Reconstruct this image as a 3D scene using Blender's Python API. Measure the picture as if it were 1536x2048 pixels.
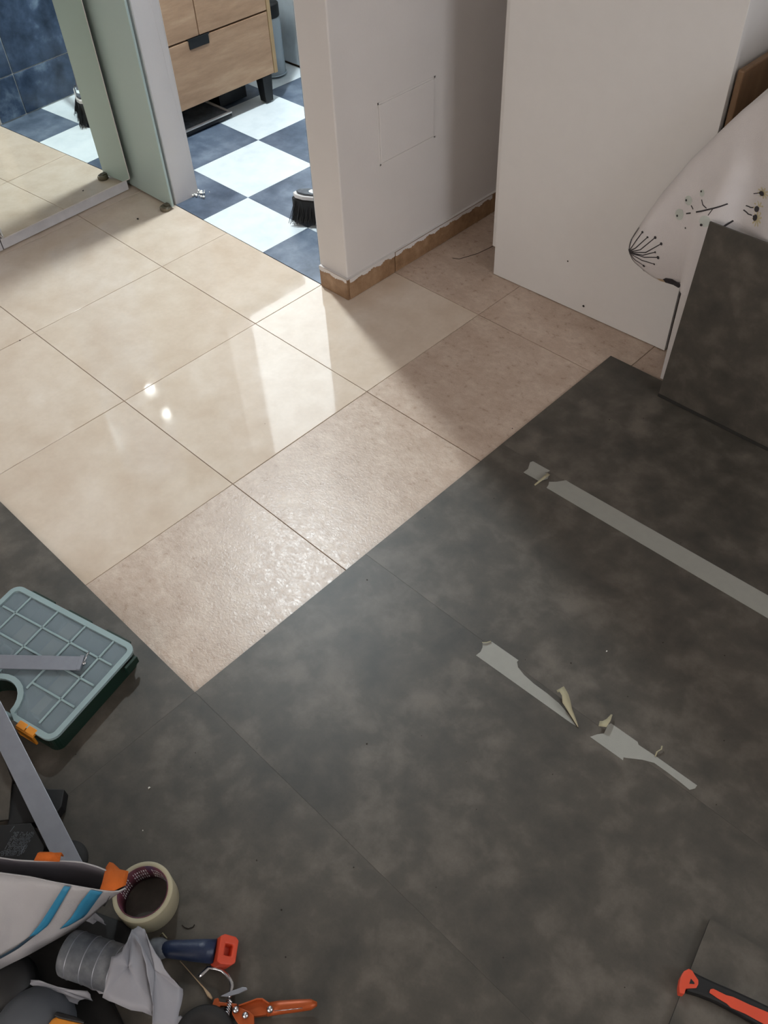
import bpy, bmesh, math, random
from mathutils import Vector, Matrix
random.seed(7)
sc = bpy.context.scene
for o in list(bpy.data.objects): bpy.data.objects.remove(o)

# ---------------------------------------------------------------- camera
cd = bpy.data.cameras.new('camera'); cam = bpy.data.objects.new('camera', cd)
sc.collection.objects.link(cam); sc.camera = cam
cd.sensor_fit = 'VERTICAL'; cd.sensor_height = 32.0; cd.lens = 27.44; cd.clip_start = .02
RR, RD, RF = (0.71647413, 0.69657817, -0.03799584), (0.49852377, -0.54934139, -0.67059533), (-0.48799475, 0.46152237, -0.74084966)
cam.matrix_world = Matrix(((RR[0], -RD[0], -RF[0], 1.75545), (RR[1], -RD[1], -RF[1], -0.74729), (RR[2], -RD[2], -RF[2], 1.48323), (0, 0, 0, 1)))
# ---------------------------------------------------------------- world, exposure, lamp powers
w = bpy.data.worlds.new('world'); sc.world = w; w.use_nodes = True
w.node_tree.nodes['Background'].inputs[0].default_value = (.75, .85, 1, 1)
w.node_tree.nodes['Background'].inputs[1].default_value = .6
sc.view_settings.view_transform = 'Standard'; sc.view_settings.look = 'None'
sc.view_settings.gamma = 1; sc.view_settings.use_curve_mapping = False
sc.view_settings.exposure = 0.0
LAMP_W = 48.0            # bathroom ceiling lamp, watts
WINDOW_E = 8.0           # daylight behind the bedroom window
FRONT_WIN_E = 5.2        # daylight behind the window in the wall behind the camera
BATH_PANE_E = 4.0         # glowing pane added in the bathroom for the bright floor reflection
SPOT_E = 260.0            # two unseen bulbs added for the glints on the polished floor

def area(name, loc, rot, size, power, col, shape='DISK', size_y=None):
    l = bpy.data.lights.new(name, 'AREA'); l.shape = shape; l.size = size
    if size_y: l.size_y = size_y
    l.energy = power; l.color = col
    o = bpy.data.objects.new(name, l); sc.collection.objects.link(o); o.location = loc; o.rotation_euler = rot
    return o
area('ceiling_lamp_light', (-.712, .965, 2.33), (0, 0, 0), .09, LAMP_W, (.86, .96, 1.0))

# ---------------------------------------------------------------- helpers
def V(*a): return Vector(a)
class MB:
    def __init__(s): s.v = []; s.f = []; s.m = []; s.sm = []
    def add(s, vs, fs, m=0, smooth=False):
        k = len(s.v); s.v += [tuple(v) for v in vs]
        for f in fs: s.f.append([i + k for i in f]); s.m.append(m); s.sm.append(smooth)
        return s
    def box(s, a, b, m=0):
        x0, y0, z0 = a; x1, y1, z1 = b
        return s.add([(x0,y0,z0),(x1,y0,z0),(x1,y1,z0),(x0,y1,z0),(x0,y0,z1),(x1,y0,z1),(x1,y1,z1),(x0,y1,z1)],
            [(0,3,2,1),(4,5,6,7),(0,1,5,4),(1,2,6,5),(2,3,7,6),(3,0,4,7)], m)
    def obox(s, c, X, Y, Z, m=0):      # centre and three half vectors
        c = Vector(c); X = Vector(X); Y = Vector(Y); Z = Vector(Z)
        return s.add([c+X*i+Y*j+Z*k for i, j, k in ((-1,-1,-1),(1,-1,-1),(1,1,-1),(-1,1,-1),(-1,-1,1),(1,-1,1),(1,1,1),(-1,1,1))],
            [(0,3,2,1),(4,5,6,7),(0,1,5,4),(1,2,6,5),(2,3,7,6),(3,0,4,7)], m)
    def bar(s, p, q, w, h, m=0, up=(0,0,1)):
        p = Vector(p); q = Vector(q); d = (q-p); u = Vector(up); sd = d.cross(u).normalized(); u2 = sd.cross(d).normalized()
        return s.obox((p+q)/2, d/2, sd*w/2, u2*h/2, m)
    def prism(s, pts, off, m=0):
        n = len(pts); off = Vector(off)
        s.add([Vector(p) for p in pts] + [Vector(p)+off for p in pts],
            [list(range(n))[::-1], list(range(n, 2*n))] + [(i, (i+1) % n, n+(i+1) % n, n+i) for i in range(n)], m)
        return s
    def tube(s, pts, r, n=8, m=0, caps=True, flat=1.0):
        pts = [Vector(p) for p in pts]; rs = r if isinstance(r, (list, tuple)) else [r]*len(pts)
        vs = []; fs = []; prev = None
        for i, p in enumerate(pts):
            d = (pts[min(i+1, len(pts)-1)] - pts[max(i-1, 0)]).normalized()
            a = prev if prev is not None else (V(0,0,1) if abs(d.z) < .9 else V(1,0,0))
            b = d.cross(a).normalized(); a = b.cross(d).normalized(); prev = a
            for k in range(n):
                t = 2*math.pi*k/n; vs.append(p + (a*math.cos(t)*flat + b*math.sin(t))*rs[i])
        for i in range(len(pts)-1):
            for k in range(n):
                fs.append((i*n+k, i*n+(k+1) % n, (i+1)*n+(k+1) % n, (i+1)*n+k))
        if caps: fs.append(list(range(n))[::-1]); fs.append([(len(pts)-1)*n+k for k in range(n)])
        return s.add(vs, fs, m, True)
    def lathe(s, prof, o=(0,0,0), ax=(0,0,1), n=32, m=0, closed=False):
        ax = Vector(ax).normalized(); a = (V(1,0,0) if abs(ax.x) < .9 else V(0,1,0)); b = ax.cross(a).normalized(); a = b.cross(ax); o = Vector(o)
        vs = []; fs = []
        for r, h in prof:
            for k in range(n):
                t = 2*math.pi*k/n; vs.append(o + ax*h + (a*math.cos(t)+b*math.sin(t))*max(r, 1e-5))
        L = len(prof); R = L if closed else L-1
        for i in range(R):
            j = (i+1) % L
            for k in range(n): fs.append((i*n+k, i*n+(k+1) % n, j*n+(k+1) % n, j*n+k))
        return s.add(vs, fs, m, True)
    def grid(s, rows, m=0, smooth=True):
        n = len(rows[0]); vs = [p for r in rows for p in r]
        return s.add(vs, [(i*n+k, i*n+k+1, (i+1)*n+k+1, (i+1)*n+k) for i in range(len(rows)-1) for k in range(n-1)], m, smooth)
    def build(s, name, mats, parent=None, bevel=0, seg=2, solid=0, sub=0, auto=True, loc=None):
        me = bpy.data.meshes.new(name); me.from_pydata(s.v, [], s.f)
        if not isinstance(mats, (list, tuple)): mats = [mats]
        for mt in mats: me.materials.append(mt)
        for p, mi, sm in zip(me.polygons, s.m, s.sm): p.material_index = mi; p.use_smooth = sm
        bm = bmesh.new(); bm.from_mesh(me); bmesh.ops.remove_doubles(bm, verts=bm.verts, dist=1e-6)
        bmesh.ops.recalc_face_normals(bm, faces=bm.faces)
        if loc is not None: bmesh.ops.translate(bm, verts=bm.verts, vec=-Vector(loc))
        bm.to_mesh(me); bm.free()
        o = bpy.data.objects.new(name, me); sc.collection.objects.link(o)
        if loc is not None: o.location = loc
        if parent:
            o.parent = parent; o.matrix_parent_inverse = parent.matrix_world.inverted() if parent.type == 'EMPTY' and False else Matrix()
            L = root_loc(parent); o.location = Vector(loc or (0,0,0)) - L
        if solid:
            md = o.modifiers.new('s', 'SOLIDIFY'); md.thickness = solid; md.offset = 0
        if bevel:
            md = o.modifiers.new('b', 'BEVEL'); md.width = bevel; md.segments = seg; md.limit_method = 'ANGLE'; md.angle_limit = .6
        if sub:
            md = o.modifiers.new('u', 'SUBSURF'); md.levels = sub; md.render_levels = sub
        return o
def root_loc(o):
    L = Vector(o.location)
    while o.parent: o = o.parent; L += Vector(o.location)
    return L
def tag(o, label, cat, group=None, kind=None):
    o['label'] = label; o['category'] = cat
    if group: o['group'] = group
    if kind: o['kind'] = kind
    return o
def thing(name, loc, label, cat, group=None):
    o = bpy.data.objects.new(name, None); sc.collection.objects.link(o); o.location = loc; o.empty_display_size = .05
    return tag(o, label, cat, group)
def struct(o): o['kind'] = 'structure'; return o

# ---------------------------------------------------------------- materials
def lin(c): return tuple(((v/255)/12.92 if v/255 <= .04045 else ((v/255+.055)/1.055)**2.4) for v in c) + (1,)
def nt(name):
    m = bpy.data.materials.new(name); m.use_nodes = True; t = m.node_tree; return m, t, t.nodes['Principled BSDF']
def mat(name, col, rough=.5, metal=0, var=.06, scale=30, bump=0, bscale=200, spec=.5, **kw):
    m, t, b = nt(name); c = lin(col)
    tc = t.nodes.new('ShaderNodeTexCoord'); n = t.nodes.new('ShaderNodeTexNoise'); n.inputs['Scale'].default_value = scale; n.inputs['Detail'].default_value = 5
    t.links.new(tc.outputs['Object'], n.inputs['Vector'])
    r = t.nodes.new('ShaderNodeMapRange'); r.inputs[1].default_value = .3; r.inputs[2].default_value = .7
    r.inputs[3].default_value = 1-var; r.inputs[4].default_value = 1+var; t.links.new(n.outputs['Fac'], r.inputs[0])
    mx = t.nodes.new('ShaderNodeMix'); mx.data_type = 'RGBA'; mx.blend_type = 'MULTIPLY'; mx.inputs['Factor'].default_value = 1
    mx.inputs['A'].default_value = c; t.links.new(r.outputs[0], mx.inputs['B']); t.links.new(mx.outputs['Result'], b.inputs['Base Color'])
    b.inputs['Roughness'].default_value = rough; b.inputs['Metallic'].default_value = metal; b.inputs['Specular IOR Level'].default_value = spec
    if bump:
        n2 = t.nodes.new('ShaderNodeTexNoise'); n2.inputs['Scale'].default_value = bscale; n2.inputs['Detail'].default_value = 4
        t.links.new(tc.outputs['Object'], n2.inputs['Vector']); bp = t.nodes.new('ShaderNodeBump'); bp.inputs['Strength'].default_value = bump
        bp.inputs['Distance'].default_value = .002; t.links.new(n2.outputs['Fac'], bp.inputs['Height']); t.links.new(bp.outputs[0], b.inputs['Normal'])
    for k, v in kw.items():
        b.inputs[k.replace('_', ' ')].default_value = v
    return m
def mottled(name, cols, scales=(3, 14, 60), rough=.45, bump=0, bscale=90, stretch=(1, 1, 1), spec=.5, fine=.05, contrast=(.3, .7), rvar=0, bdist=.001):
    """layered noise colour, different on every object"""
    m, t, b = nt(name); N = t.nodes.new; Lk = t.links.new
    tc = N('ShaderNodeTexCoord'); oi = N('ShaderNodeObjectInfo'); mp = N('ShaderNodeMapping'); mp.inputs['Scale'].default_value = stretch
    mul = N('ShaderNodeMath'); mul.operation = 'MULTIPLY'; mul.inputs[1].default_value = 37.0; Lk(oi.outputs['Random'], mul.inputs[0])
    cb = N('ShaderNodeCombineXYZ'); [Lk(mul.outputs[0], cb.inputs[i]) for i in range(3)]
    Lk(tc.outputs['Object'], mp.inputs['Vector']); Lk(cb.outputs[0], mp.inputs['Location'])
    def noise(s, d=6, dist=0, rgh=.55):
        n = N('ShaderNodeTexNoise'); n.inputs['Scale'].default_value = s; n.inputs['Detail'].default_value = d; n.inputs['Distortion'].default_value = dist
        n.inputs['Roughness'].default_value = rgh; Lk(mp.outputs[0], n.inputs['Vector']); return n
    a = noise(scales[0], 6, .4); c2 = noise(scales[1], 5, .2)
    ad = N('ShaderNodeMath'); ad.operation = 'MULTIPLY_ADD'; ad.inputs[1].default_value = .45; Lk(c2.outputs['Fac'], ad.inputs[0])
    sc_ = N('ShaderNodeMath'); sc_.operation = 'MULTIPLY'; sc_.inputs[1].default_value = .55; Lk(a.outputs['Fac'], sc_.inputs[0]); Lk(sc_.outputs[0], ad.inputs[2])
    cr = N('ShaderNodeValToRGB'); el = cr.color_ramp.elements; lo, hi = contrast
    for i, c in enumerate(cols):
        e = el[i] if i < 2 else el.new(1.0)
        e.color = lin(c)
    n_ = len(cols)
    for i, e in enumerate(sorted(range(n_))): el[i].position = lo + (hi-lo)*i/(n_-1)
    for i, c in enumerate(cols): el[i].color = lin(c)
    Lk(ad.outputs[0], cr.inputs[0])
    f = noise(scales[2], 3); r = N('ShaderNodeMapRange'); r.inputs[1].default_value = .3; r.inputs[2].default_value = .7
    r.inputs[3].default_value = 1-fine; r.inputs[4].default_value = 1+fine; Lk(f.outputs['Fac'], r.inputs[0])
    mx = N('ShaderNodeMix'); mx.data_type = 'RGBA'; mx.blend_type = 'MULTIPLY'; mx.inputs['Factor'].default_value = 1
    Lk(cr.outputs[0], mx.inputs['A']); Lk(r.outputs[0], mx.inputs['B']); Lk(mx.outputs['Result'], b.inputs['Base Color'])
    b.inputs['Roughness'].default_value = rough; b.inputs['Specular IOR Level'].default_value = spec
    if rvar:
        r2 = N('ShaderNodeMapRange'); r2.inputs[1].default_value = .35; r2.inputs[2].default_value = .65; r2.inputs[3].default_value = rough-rvar; r2.inputs[4].default_value = rough+rvar
        Lk(c2.outputs['Fac'], r2.inputs[0]); Lk(r2.outputs[0], b.inputs['Roughness'])
    if bump:
        bn = noise(bscale, 4, .6, .6); bp = N('ShaderNodeBump'); bp.inputs['Strength'].default_value = bump; bp.inputs['Distance'].default_value = bdist
        Lk(bn.outputs['Fac'], bp.inputs['Height']); Lk(bp.outputs[0], b.inputs['Normal'])
    return m
def emis(name, col, e):
    m, t, b = nt(name); b.inputs['Base Color'].default_value = (.8, .8, .8, 1); b.inputs['Emission Color'].default_value = col + (1,); b.inputs['Emission Strength'].default_value = e
    return m
M = {}
M['polished'] = mottled('polished_beige', [(198,178,158), (210,193,175), (221,207,192)], (4, 14, 90), rough=.05, bump=.006, bscale=14, fine=.02, rvar=.02)
M['matt'] = mottled('matt_beige', [(178,156,138), (189,168,151), (204,186,169)], (14, 52, 240), rough=.33, bump=.42, bscale=125, stretch=(1, 1.3, 1), fine=.07, bdist=.0012, rvar=.06, contrast=(.34,.66))
M['grout'] = mat('grout', (138,116,97), .8)
M['grey'] = mottled('grey_vinyl', [(58,55,50), (74,69,62), (98,91,83)], (7, 19, 260), rough=.46, bump=.12, bscale=420, fine=.05, contrast=(.36, .64), bdist=.0005)
M['grey_core'] = mat('vinyl_core', (38,36,33), .7)
M['blue'] = mottled('blue_grey_tile', [(70,82,99), (96,108,125), (126,138,153)], (6, 18, 120), rough=.35, fine=.05, contrast=(.36, .66))
M['bluewall'] = mottled('blue_wall_tile', [(30,44,64), (60,76,100), (124,142,162)], (7, 18, 120), rough=.25, fine=.04, contrast=(.36, .7))
M['white_tile'] = mottled('white_tile', [(212,222,226), (226,234,237), (234,240,242)], (6, 20, 120), rough=.3, fine=.01)
M['torn'] = mottled('torn_white', [(150,150,146), (222,224,222), (236,238,236)], (20, 60, 200), rough=.7, bump=.5)
M['white_grout'] = mat('white_grout', (222,226,228), .8)
M['wall'] = mat('wall_paint', (218,213,210), .85, var=.02, scale=8, bump=.12, bscale=160)
M['wallskirt'] = mottled('skirting_tile', [(116,86,60), (148,116,86), (174,142,112)], (14, 40, 200), rough=.5, bump=.3, bscale=90)
M['ceil'] = mat('ceiling_paint', (225,222,216), .9)
M['cab'] = mat('white_laminate', (222,219,216), .5, var=.01)
M['edge'] = mat('edge_band', (214,208,204), .4)
M['whiteframe'] = mat('white_frame', (214,213,216), .4)
M['wood'] = mottled('oak_front', [(156,120,91), (178,142,111), (196,162,130)], (3, 9, 60), rough=.5, stretch=(1, .8, 5), fine=.05, contrast=(.3, .7))
M['wood_edge'] = mat('oak_edge', (176,146,106), .5)
M['darkwood'] = mottled('brown_board', [(106,80,56), (128,98,70), (146,114,84)], (3, 9, 60), rough=.5, stretch=(1, 4, .8))
M['black'] = mat('black_plastic', (13,13,15), .55)
M['softblack'] = mat('black_rubber', (26,25,25), .7)
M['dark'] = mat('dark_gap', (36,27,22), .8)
M['mirror'] = mat('mirror', (240,244,240), .01, 1, var=0)
M['metal'] = mat('aluminium', (146,149,158), .38, .55, var=.05, scale=60)
M['steel'] = mat('steel', (200,200,204), .22, 1)
M['chrome_dull'] = mat('guide_metal', (120,112,96), .35, .7)
M['tub'] = mat('tub_panel', (190,200,206), .18)
M['paper'] = mat('paper', (232,232,232), .9, bump=.2)
M['core'] = mat('cardboard_core', (140,132,124), .9)
M['duvet'] = mat('duvet_cotton', (214,208,206), .9, var=.02, bump=.35, bscale=420)
M['print'] = mat('print_dark', (58,54,56), .9)
M['print_y'] = mat('print_yellow', (200,188,152), .9)
M['print_g'] = mat('print_pale_green', (192,196,188), .9)
M['print_t'] = mat('print_tan', (184,160,130), .9)
M['tape'] = mat('masking_tape', (148,147,140), .6, var=.03, scale=60, bump=.2, bscale=500)
M['tape_curl'] = mat('tape_back', (168,160,132), .7, var=.04)
M['rolltape'] = mat('roll_tape', (172,164,138), .55, var=.03)
M['rollcore'] = mottled('roll_core_print', [(58,26,34), (96,44,56), (40,40,78)], (60, 140, 400), rough=.6, fine=.1, stretch=(1, 1, .2))
M['green'] = mat('dark_green_plastic', (16,44,34), .4)
M['lidrib'] = mat('frosted_lid', (146,166,168), .35, var=.03)
M['tan'] = mat('tan_insert', (128,116,96), .6)
M['pane_in'] = mat('box_inside', (58,64,72), .6, var=.15, scale=20)
M['orange'] = mat('orange_plastic', (214,136,40), .45)
M['strap'] = mat('orange_webbing', (200,98,24), .8, bump=.4, bscale=500)
M['bag'] = mat('woven_white_bag', (170,168,170), .6, var=.03, bump=.25, bscale=300)
M['bagin'] = mat('bag_inside', (96,92,98), .7)
M['bagblue'] = mat('bag_blue_print', (44,128,166), .6)
M['bagdark'] = mat('bag_dark_print', (30,54,70), .6)
M['navy'] = mat('navy_rubber', (30,44,74), .4, bump=.2)
M['redorange'] = mat('red_orange_plastic', (206,72,44), .5)
M['plier'] = mat('orange_steel', (172,80,34), .4, .3)
M['dusty'] = mottled('dusty_grey', [(56,60,66), (88,92,98), (122,124,128)], (16, 60, 300), rough=.6, stretch=(1, 1, 1), bump=.2)
M['film'] = mat('white_film', (148,148,155), .5, var=.04)
M['greyhood'] = mat('grey_cover', (84,88,94), .5)
M['crumb'] = mat('plaster_crumb', (230,226,218), .9)
M['thread'] = mat('dark_thread', (44,36,30), .9)
M['lamp'] = emis('lamp_glow', (.86, .96, 1.0), 25)
M['bulb'] = emis('bulb_glow', (.95, .98, 1.0), SPOT_E)
M['winglow'] = emis('window_daylight', (.93, .96, 1.0), WINDOW_E)
M['frontglow'] = emis('front_daylight', (1.0, .92, .86), FRONT_WIN_E)
M['bathglow'] = emis('bathroom_glow', (.86, .95, 1.0), BATH_PANE_E)
def glassy(name, col, rough, trans, alpha=1):
    m, t, b = nt(name); b.inputs['Base Color'].default_value = lin(col); b.inputs['Roughness'].default_value = rough
    b.inputs['Transmission Weight'].default_value = trans; b.inputs['Alpha'].default_value = alpha; return m
M['frost'] = glassy('frosted_glass', (192,210,204), .35, .2)
M['frost_edge'] = mat('glass_edge', (120,146,130), .2)
M['clear'] = glassy('clear_plastic', (220,230,234), .12, 0, .5)
M['pane'] = glassy('lid_pane', (150,166,174), .3, 0, .42)

# ---------------------------------------------------------------- room shell
H = 2.45
struct(MB().box((-1.7, -3.1, -.06), (3.5, 2.6, -.0025)).build('floor', M['grout']))
FL = bpy.data.objects['floor']
struct(MB().box((-1.7, -3.1, H), (3.5, 2.6, H+.1)).build('ceiling', M['ceil']))
struct(MB().box((-1.7, -3.1, -.05), (-1.6, 2.6, H)).build('wall_left', M['wall']))
wf = MB()
for a, b in (((-1.7, -3.2, -.05), (.6, -3.1, H)), ((2.6, -3.2, -.05), (3.5, -3.1, H)), ((.6, -3.2, -.05), (2.6, -3.1, .9)), ((.6, -3.2, 2.15), (2.6, -3.1, H))): wf.box(a, b)
struct(wf.build('wall_front', M['wall']))
wn = struct(MB().box((.6, -3.19, .9), (2.6, -3.17, 2.15)).build('window_3', M['frontglow']))
fr = MB()
for a, b in (((.6, -3.16, .9), (.65, -3.1, 2.15)), ((2.55, -3.16, .9), (2.6, -3.1, 2.15)), ((1.575, -3.16, .9), (1.625, -3.1, 2.15)), ((.6, -3.16, .9), (2.6, -3.1, .95)), ((.6, -3.16, 2.1), (2.6, -3.1, 2.15))): fr.box(a, b)
fr.build('window_frame', M['whiteframe'], wn)
struct(MB().box((-1.7, 2.5, -.05), (3.5, 2.6, H)).build('wall_back', M['wall']))
wr = MB()
for a, b in (((3.4, -3.1, -.05), (3.5, -.1, H)), ((3.4, .8, -.05), (3.5, 2.6, H)), ((3.4, -.1, -.05), (3.5, .8, .95)), ((3.4, -.1, 2.15), (3.5, .8, H))): wr.box(a, b)
struct(wr.build('wall_right', M['wall']))
wn = struct(MB().box((3.47, -.1, .95), (3.49, .8, 2.15)).build('window_1', M['winglow']))
fr = MB()
for a, b in (((3.40, -.1, .95), (3.46, -.05, 2.15)), ((3.40, .75, .95), (3.46, .8, 2.15)), ((3.40, .325, .95), (3.46, .375, 2.15)), ((3.40, -.1, .95), (3.46, .8, 1.0)), ((3.40, -.1, 2.1), (3.46, .8, 2.15))): fr.box(a, b)
fr.build('window_frame', M['whiteframe'], wn)
# wall between bathroom and bedroom, left of the opening, with the lintel above
wp = MB().box((-1.6, .71, -.05), (-.725, .808, H)).box((-.725, .71, 2.12), (.0, .808, H))
struct(wp.build('wall_bathroom', M['wall'], bevel=.004))
# the pillar end and the wall behind it
struct(MB().box((0, .713, -.002), (.114, 2.5, H)).build('wall_pillar', M['wall'], bevel=.004))
cp = MB().box((.113, .868, .352), (.1165, 1.08, .508)).build('trim_1', M['wall'], bevel=.0015); struct(cp)
fr = MB()
for a, b in (((.113, .8625, .346), (.1150, .8670, .514)), ((.113, 1.081, .346), (.1150, 1.0855, .514)), ((.113, .862, .509), (.1150, 1.086, .514)), ((.113, .862, .346), (.1150, 1.086, .351))): fr.box(a, b)
fr.build('panel_edge', M['wall'], cp)
# skirting tiles
bs = struct(MB().box((.112, .712, 0), (.1145, 2.49, .066)).build('baseboard_1', M['wallskirt']))
for a, b in (((.004, .704, .0005), (.121, .7115, .068)), ((.1145, .712, .0005), (.1225, .900, .068)), ((.1145, .903, .0005), (.1225, 1.35, .066)), ((.1145, 1.353, .0005), (.1225, 1.80, .066)), ((.1145, 1.803, .0005), (.1225, 2.25, .066))):
    c = [(a[i]+b[i])/2 for i in range(3)]
    MB().box(a, b).build('skirting_tile', M['wallskirt'], bs, bevel=.0012, loc=c)
sm = MB()
random.seed(3)
def smear(p, d, L, zt, side):      # ragged paint line over the top of the skirting
    n = int(L/.003); pts = []
    for k in range(n+1):
        pts.append((k*L/n, zt - .008 - .004*random.random() - .003*math.sin(k*.35)))
    p = Vector(p); d = Vector(d); s_ = Vector(side)
    top = [p + d*t + V(0,0,zt+.001) for t, _ in pts]; low = [p + d*t + V(0,0,z) for t, z in pts]
    sm.grid([[q + s_*.0006 for q in top], [q + s_*.0006 for q in low]], smooth=False)
smear((.004, .7035, 0), (1, 0, 0), .116, .068, (0, -1, 0)); smear((.1230, .713, 0), (0, 1, 0), .187, .068, (1, 0, 0)); smear((.1230, .903, 0), (0, 1, 0), .45, .066, (1, 0, 0))
sm.box((.002, .705, .068), (.1225, .713, .0685)); sm.box((.114, .712, .068), (.1225, 1.8, .0685))
sm.build('paint_smear', M['wall'], bs)

# ---------------------------------------------------------------- floor tiles
def tile_mesh(name, w, h, t, mt, bev=.0012, side=None):
    m = MB().box((-w/2, -h/2, -t), (w/2, h/2, 0))
    me_o = m.build(name, mt if side is None else [mt, side])
    bm = bmesh.new(); bm.from_mesh(me_o.data)
    top = [e for e in bm.edges if all(v.co.z > -1e-6 for v in e.verts)]
    bmesh.ops.bevel(bm, geom=top, offset=bev, segments=2, affect='EDGES', profile=.5)
    if side is not None:
        for f in bm.faces: f.material_index = 0 if f.normal.z > .3 else 1
    bm.to_mesh(me_o.data); bm.free(); me = me_o.data; bpy.data.objects.remove(me_o); return me
def put(name, me, loc, parent=None, rz=0):
    o = bpy.data.objects.new(name, me); sc.collection.objects.link(o); o.location = loc; o.rotation_euler = (0, 0, rz)
    if parent: o.parent = parent
    return o
G = .45; cache = {}
for i in range(-3, 4):
    for j in range(-2, 6):
        if i >= 2 and j < 1: continue
        x0, x1, y0, y1 = i*G, (i+1)*G, j*G, (j+1)*G
        if x1 <= -.72 and y0 > .7: continue
        x0 = max(x0, -1.6)
        if j == 1: 
            if x0 < .0: y1 = .709
        if j >= 2:
            if i < 0: continue
            if i == 0: x0 = .114
        glossy = i < 1 and j < 2
        k = (round(x1-x0, 4), round(y1-y0, 4), glossy)
        if k not in cache: cache[k] = tile_mesh('tile', k[0]-.0017, k[1]-.0017, .008, M['polished'] if glossy else M['matt'], .0008)
        o = put('tile', cache[k], ((x0+x1)/2, (y0+y1)/2, random.uniform(-.0003, .0001)), FL)
        o.rotation_euler = (random.uniform(-.0008, .0008), random.uniform(-.0008, .0008), 0)
# chequered bathroom tiles
B = .304; cache = {}
for a in range(-4, 2):
    for b in range(0, 5):
        x0, x1, y0, y1 = -.575+a*B, -.575+(a+1)*B, .598+b*B, .598+(b+1)*B
        x0 = max(x0, -1.6); x1 = min(x1, -.001); y0 = max(y0, .710); y1 = min(y1, 1.76)
        if b == 0 and x1 < -.7: y0 = .808
        if y1-y0 < .02 or x1-x0 < .02: continue
        wh = (a+b) % 2 == 0
        k = (round(x1-x0, 4), round(y1-y0, 4), wh)
        if k not in cache: cache[k] = tile_mesh('checker_tile', k[0]-.0008, k[1]-.0008, .006, M['white_tile'] if wh else M['blue'], .0004)
        put('checker_tile', cache[k], ((x0+x1)/2, (y0+y1)/2, .0005), FL)
# torn paper-white patch of flooring by the blue wall
# grey vinyl planks laid over the tiles
PL = .935; PW = .4665; gx = .838
pm = {}
def plank(x0, x1, y0, y1):
    k = (round(x1-x0, 4), round(y1-y0, 4))
    if k not in pm: pm[k] = tile_mesh('vinyl_plank', k[0]-.00012, k[1]-.00012, .0045, M['grey'], .0002, M['grey_core'])
    put('vinyl_plank', pm[k], ((x0+x1)/2, (y0+y1)/2, .005), FL)
rows = [(.526, .984, 0), (.058, .526, 0), (-.4095, .058, 0), (-.876, -.4095, 1), (-1.343, -.876, 0), (-1.81, -1.343, 1), (-2.277, -1.81, 0), (-2.744, -2.277, 1)]
for y0, y1, k in rows:
    xs = [gx, gx+1.27, 3.4] if y0 > -.42 and k == 0 else ([-1.6, gx-PL*2, gx-PL, gx, gx+1.27, 3.4] if k else [-1.6, gx-PL*1.5, gx-PL*.5, gx+.42, gx+1.69, 3.4])
    for a, b in zip(xs, xs[1:]):
        if b-a > .02: plank(a, b, y0, y1)
GZ = .005

# ---------------------------------------------------------------- bathroom
bw = struct(MB().box((-.003, .7155, -.002), (-.0005, 2.4, H)).build('wall_right.001', M['white_grout']))
ws = .305
for a in range(0, 6):
    for b in range(0, 8):
        y0, z0 = .832 + (a-1)*ws, .158 + (b-1)*ws
        y0c = max(y0, .7165); z0c = max(z0, .003)
        if z0 > 2.2 or y0 > 2.1: continue
        MB().box((-.0085, y0c+.002, z0c+.002), (-.0031, y0+ws-.002, min(z0+ws, H)-.002)).build('wall_tile', M['bluewall'], bw, bevel=.001, seg=1, loc=(-.0055, (y0c+y0+ws)/2, (z0c+z0+ws)/2))
struct(MB().box((-1.6, 2.38, -.05), (0, 2.5, H)).build('wall_back.001', M['wall']))
bpane = struct(MB().box((-1.592, 1.50, .80), (-1.585, 2.25, 2.35)).build('bath_glow_pane', M['bathglow']))  # added glowing pane, stands in for bright wall mirrored in the polished tiles
fr = MB()
for a, b in (((-1.6, 1.47, .76), (-1.575, 1.50, 2.39)), ((-1.6, 2.25, .76), (-1.575, 2.28, 2.39)), ((-1.6, 1.47, .76), (-1.575, 2.28, .80)), ((-1.6, 1.47, 2.35), (-1.575, 2.28, 2.39))): fr.box(a, b)
fr.build('window_frame', M['whiteframe'], bpane)
# bathtub: front panel, rim, hollow
tb = thing('bathtub', (-.8, 2.0, 0), 'white bathtub with a plain front panel at the far end of the bathroom', 'bathtub')
MB().box((-1.598, 1.752, .012), (-.02, 1.77, .50)).build('front_panel', M['tub'], tb, bevel=.003)
MB().box((-1.598, 1.760, .0065), (-.02, 1.764, .0125)).build('base_seal', M['grout'], tb)
rim = MB()
ou = [(-1.598, 1.745), (-.02, 1.745), (-.02, 2.378), (-1.598, 2.378)]; inn = [(-1.52, 1.82), (-.1, 1.82), (-.1, 2.30), (-1.52, 2.30)]; lo = [(-1.42, 1.90), (-.2, 1.90), (-.2, 2.22), (-1.42, 2.22)]
rv = [(x, y, .54) for x, y in ou] + [(x, y, .54) for x, y in inn] + [(x, y, .12) for x, y in lo] + [(x, y, .50) for x, y in ou]
rf = [(i, (i+1) % 4, 4+(i+1) % 4, 4+i) for i in range(4)] + [(4+i, 4+(i+1) % 4, 8+(i+1) % 4, 8+i) for i in range(4)] + [(8, 9, 10, 11)] + [(12+i, 12+(i+1) % 4, (i+1) % 4, i) for i in range(4)]
rim.add(rv, rf); rim.build('rim', M['tub'], tb, bevel=.01)

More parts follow.
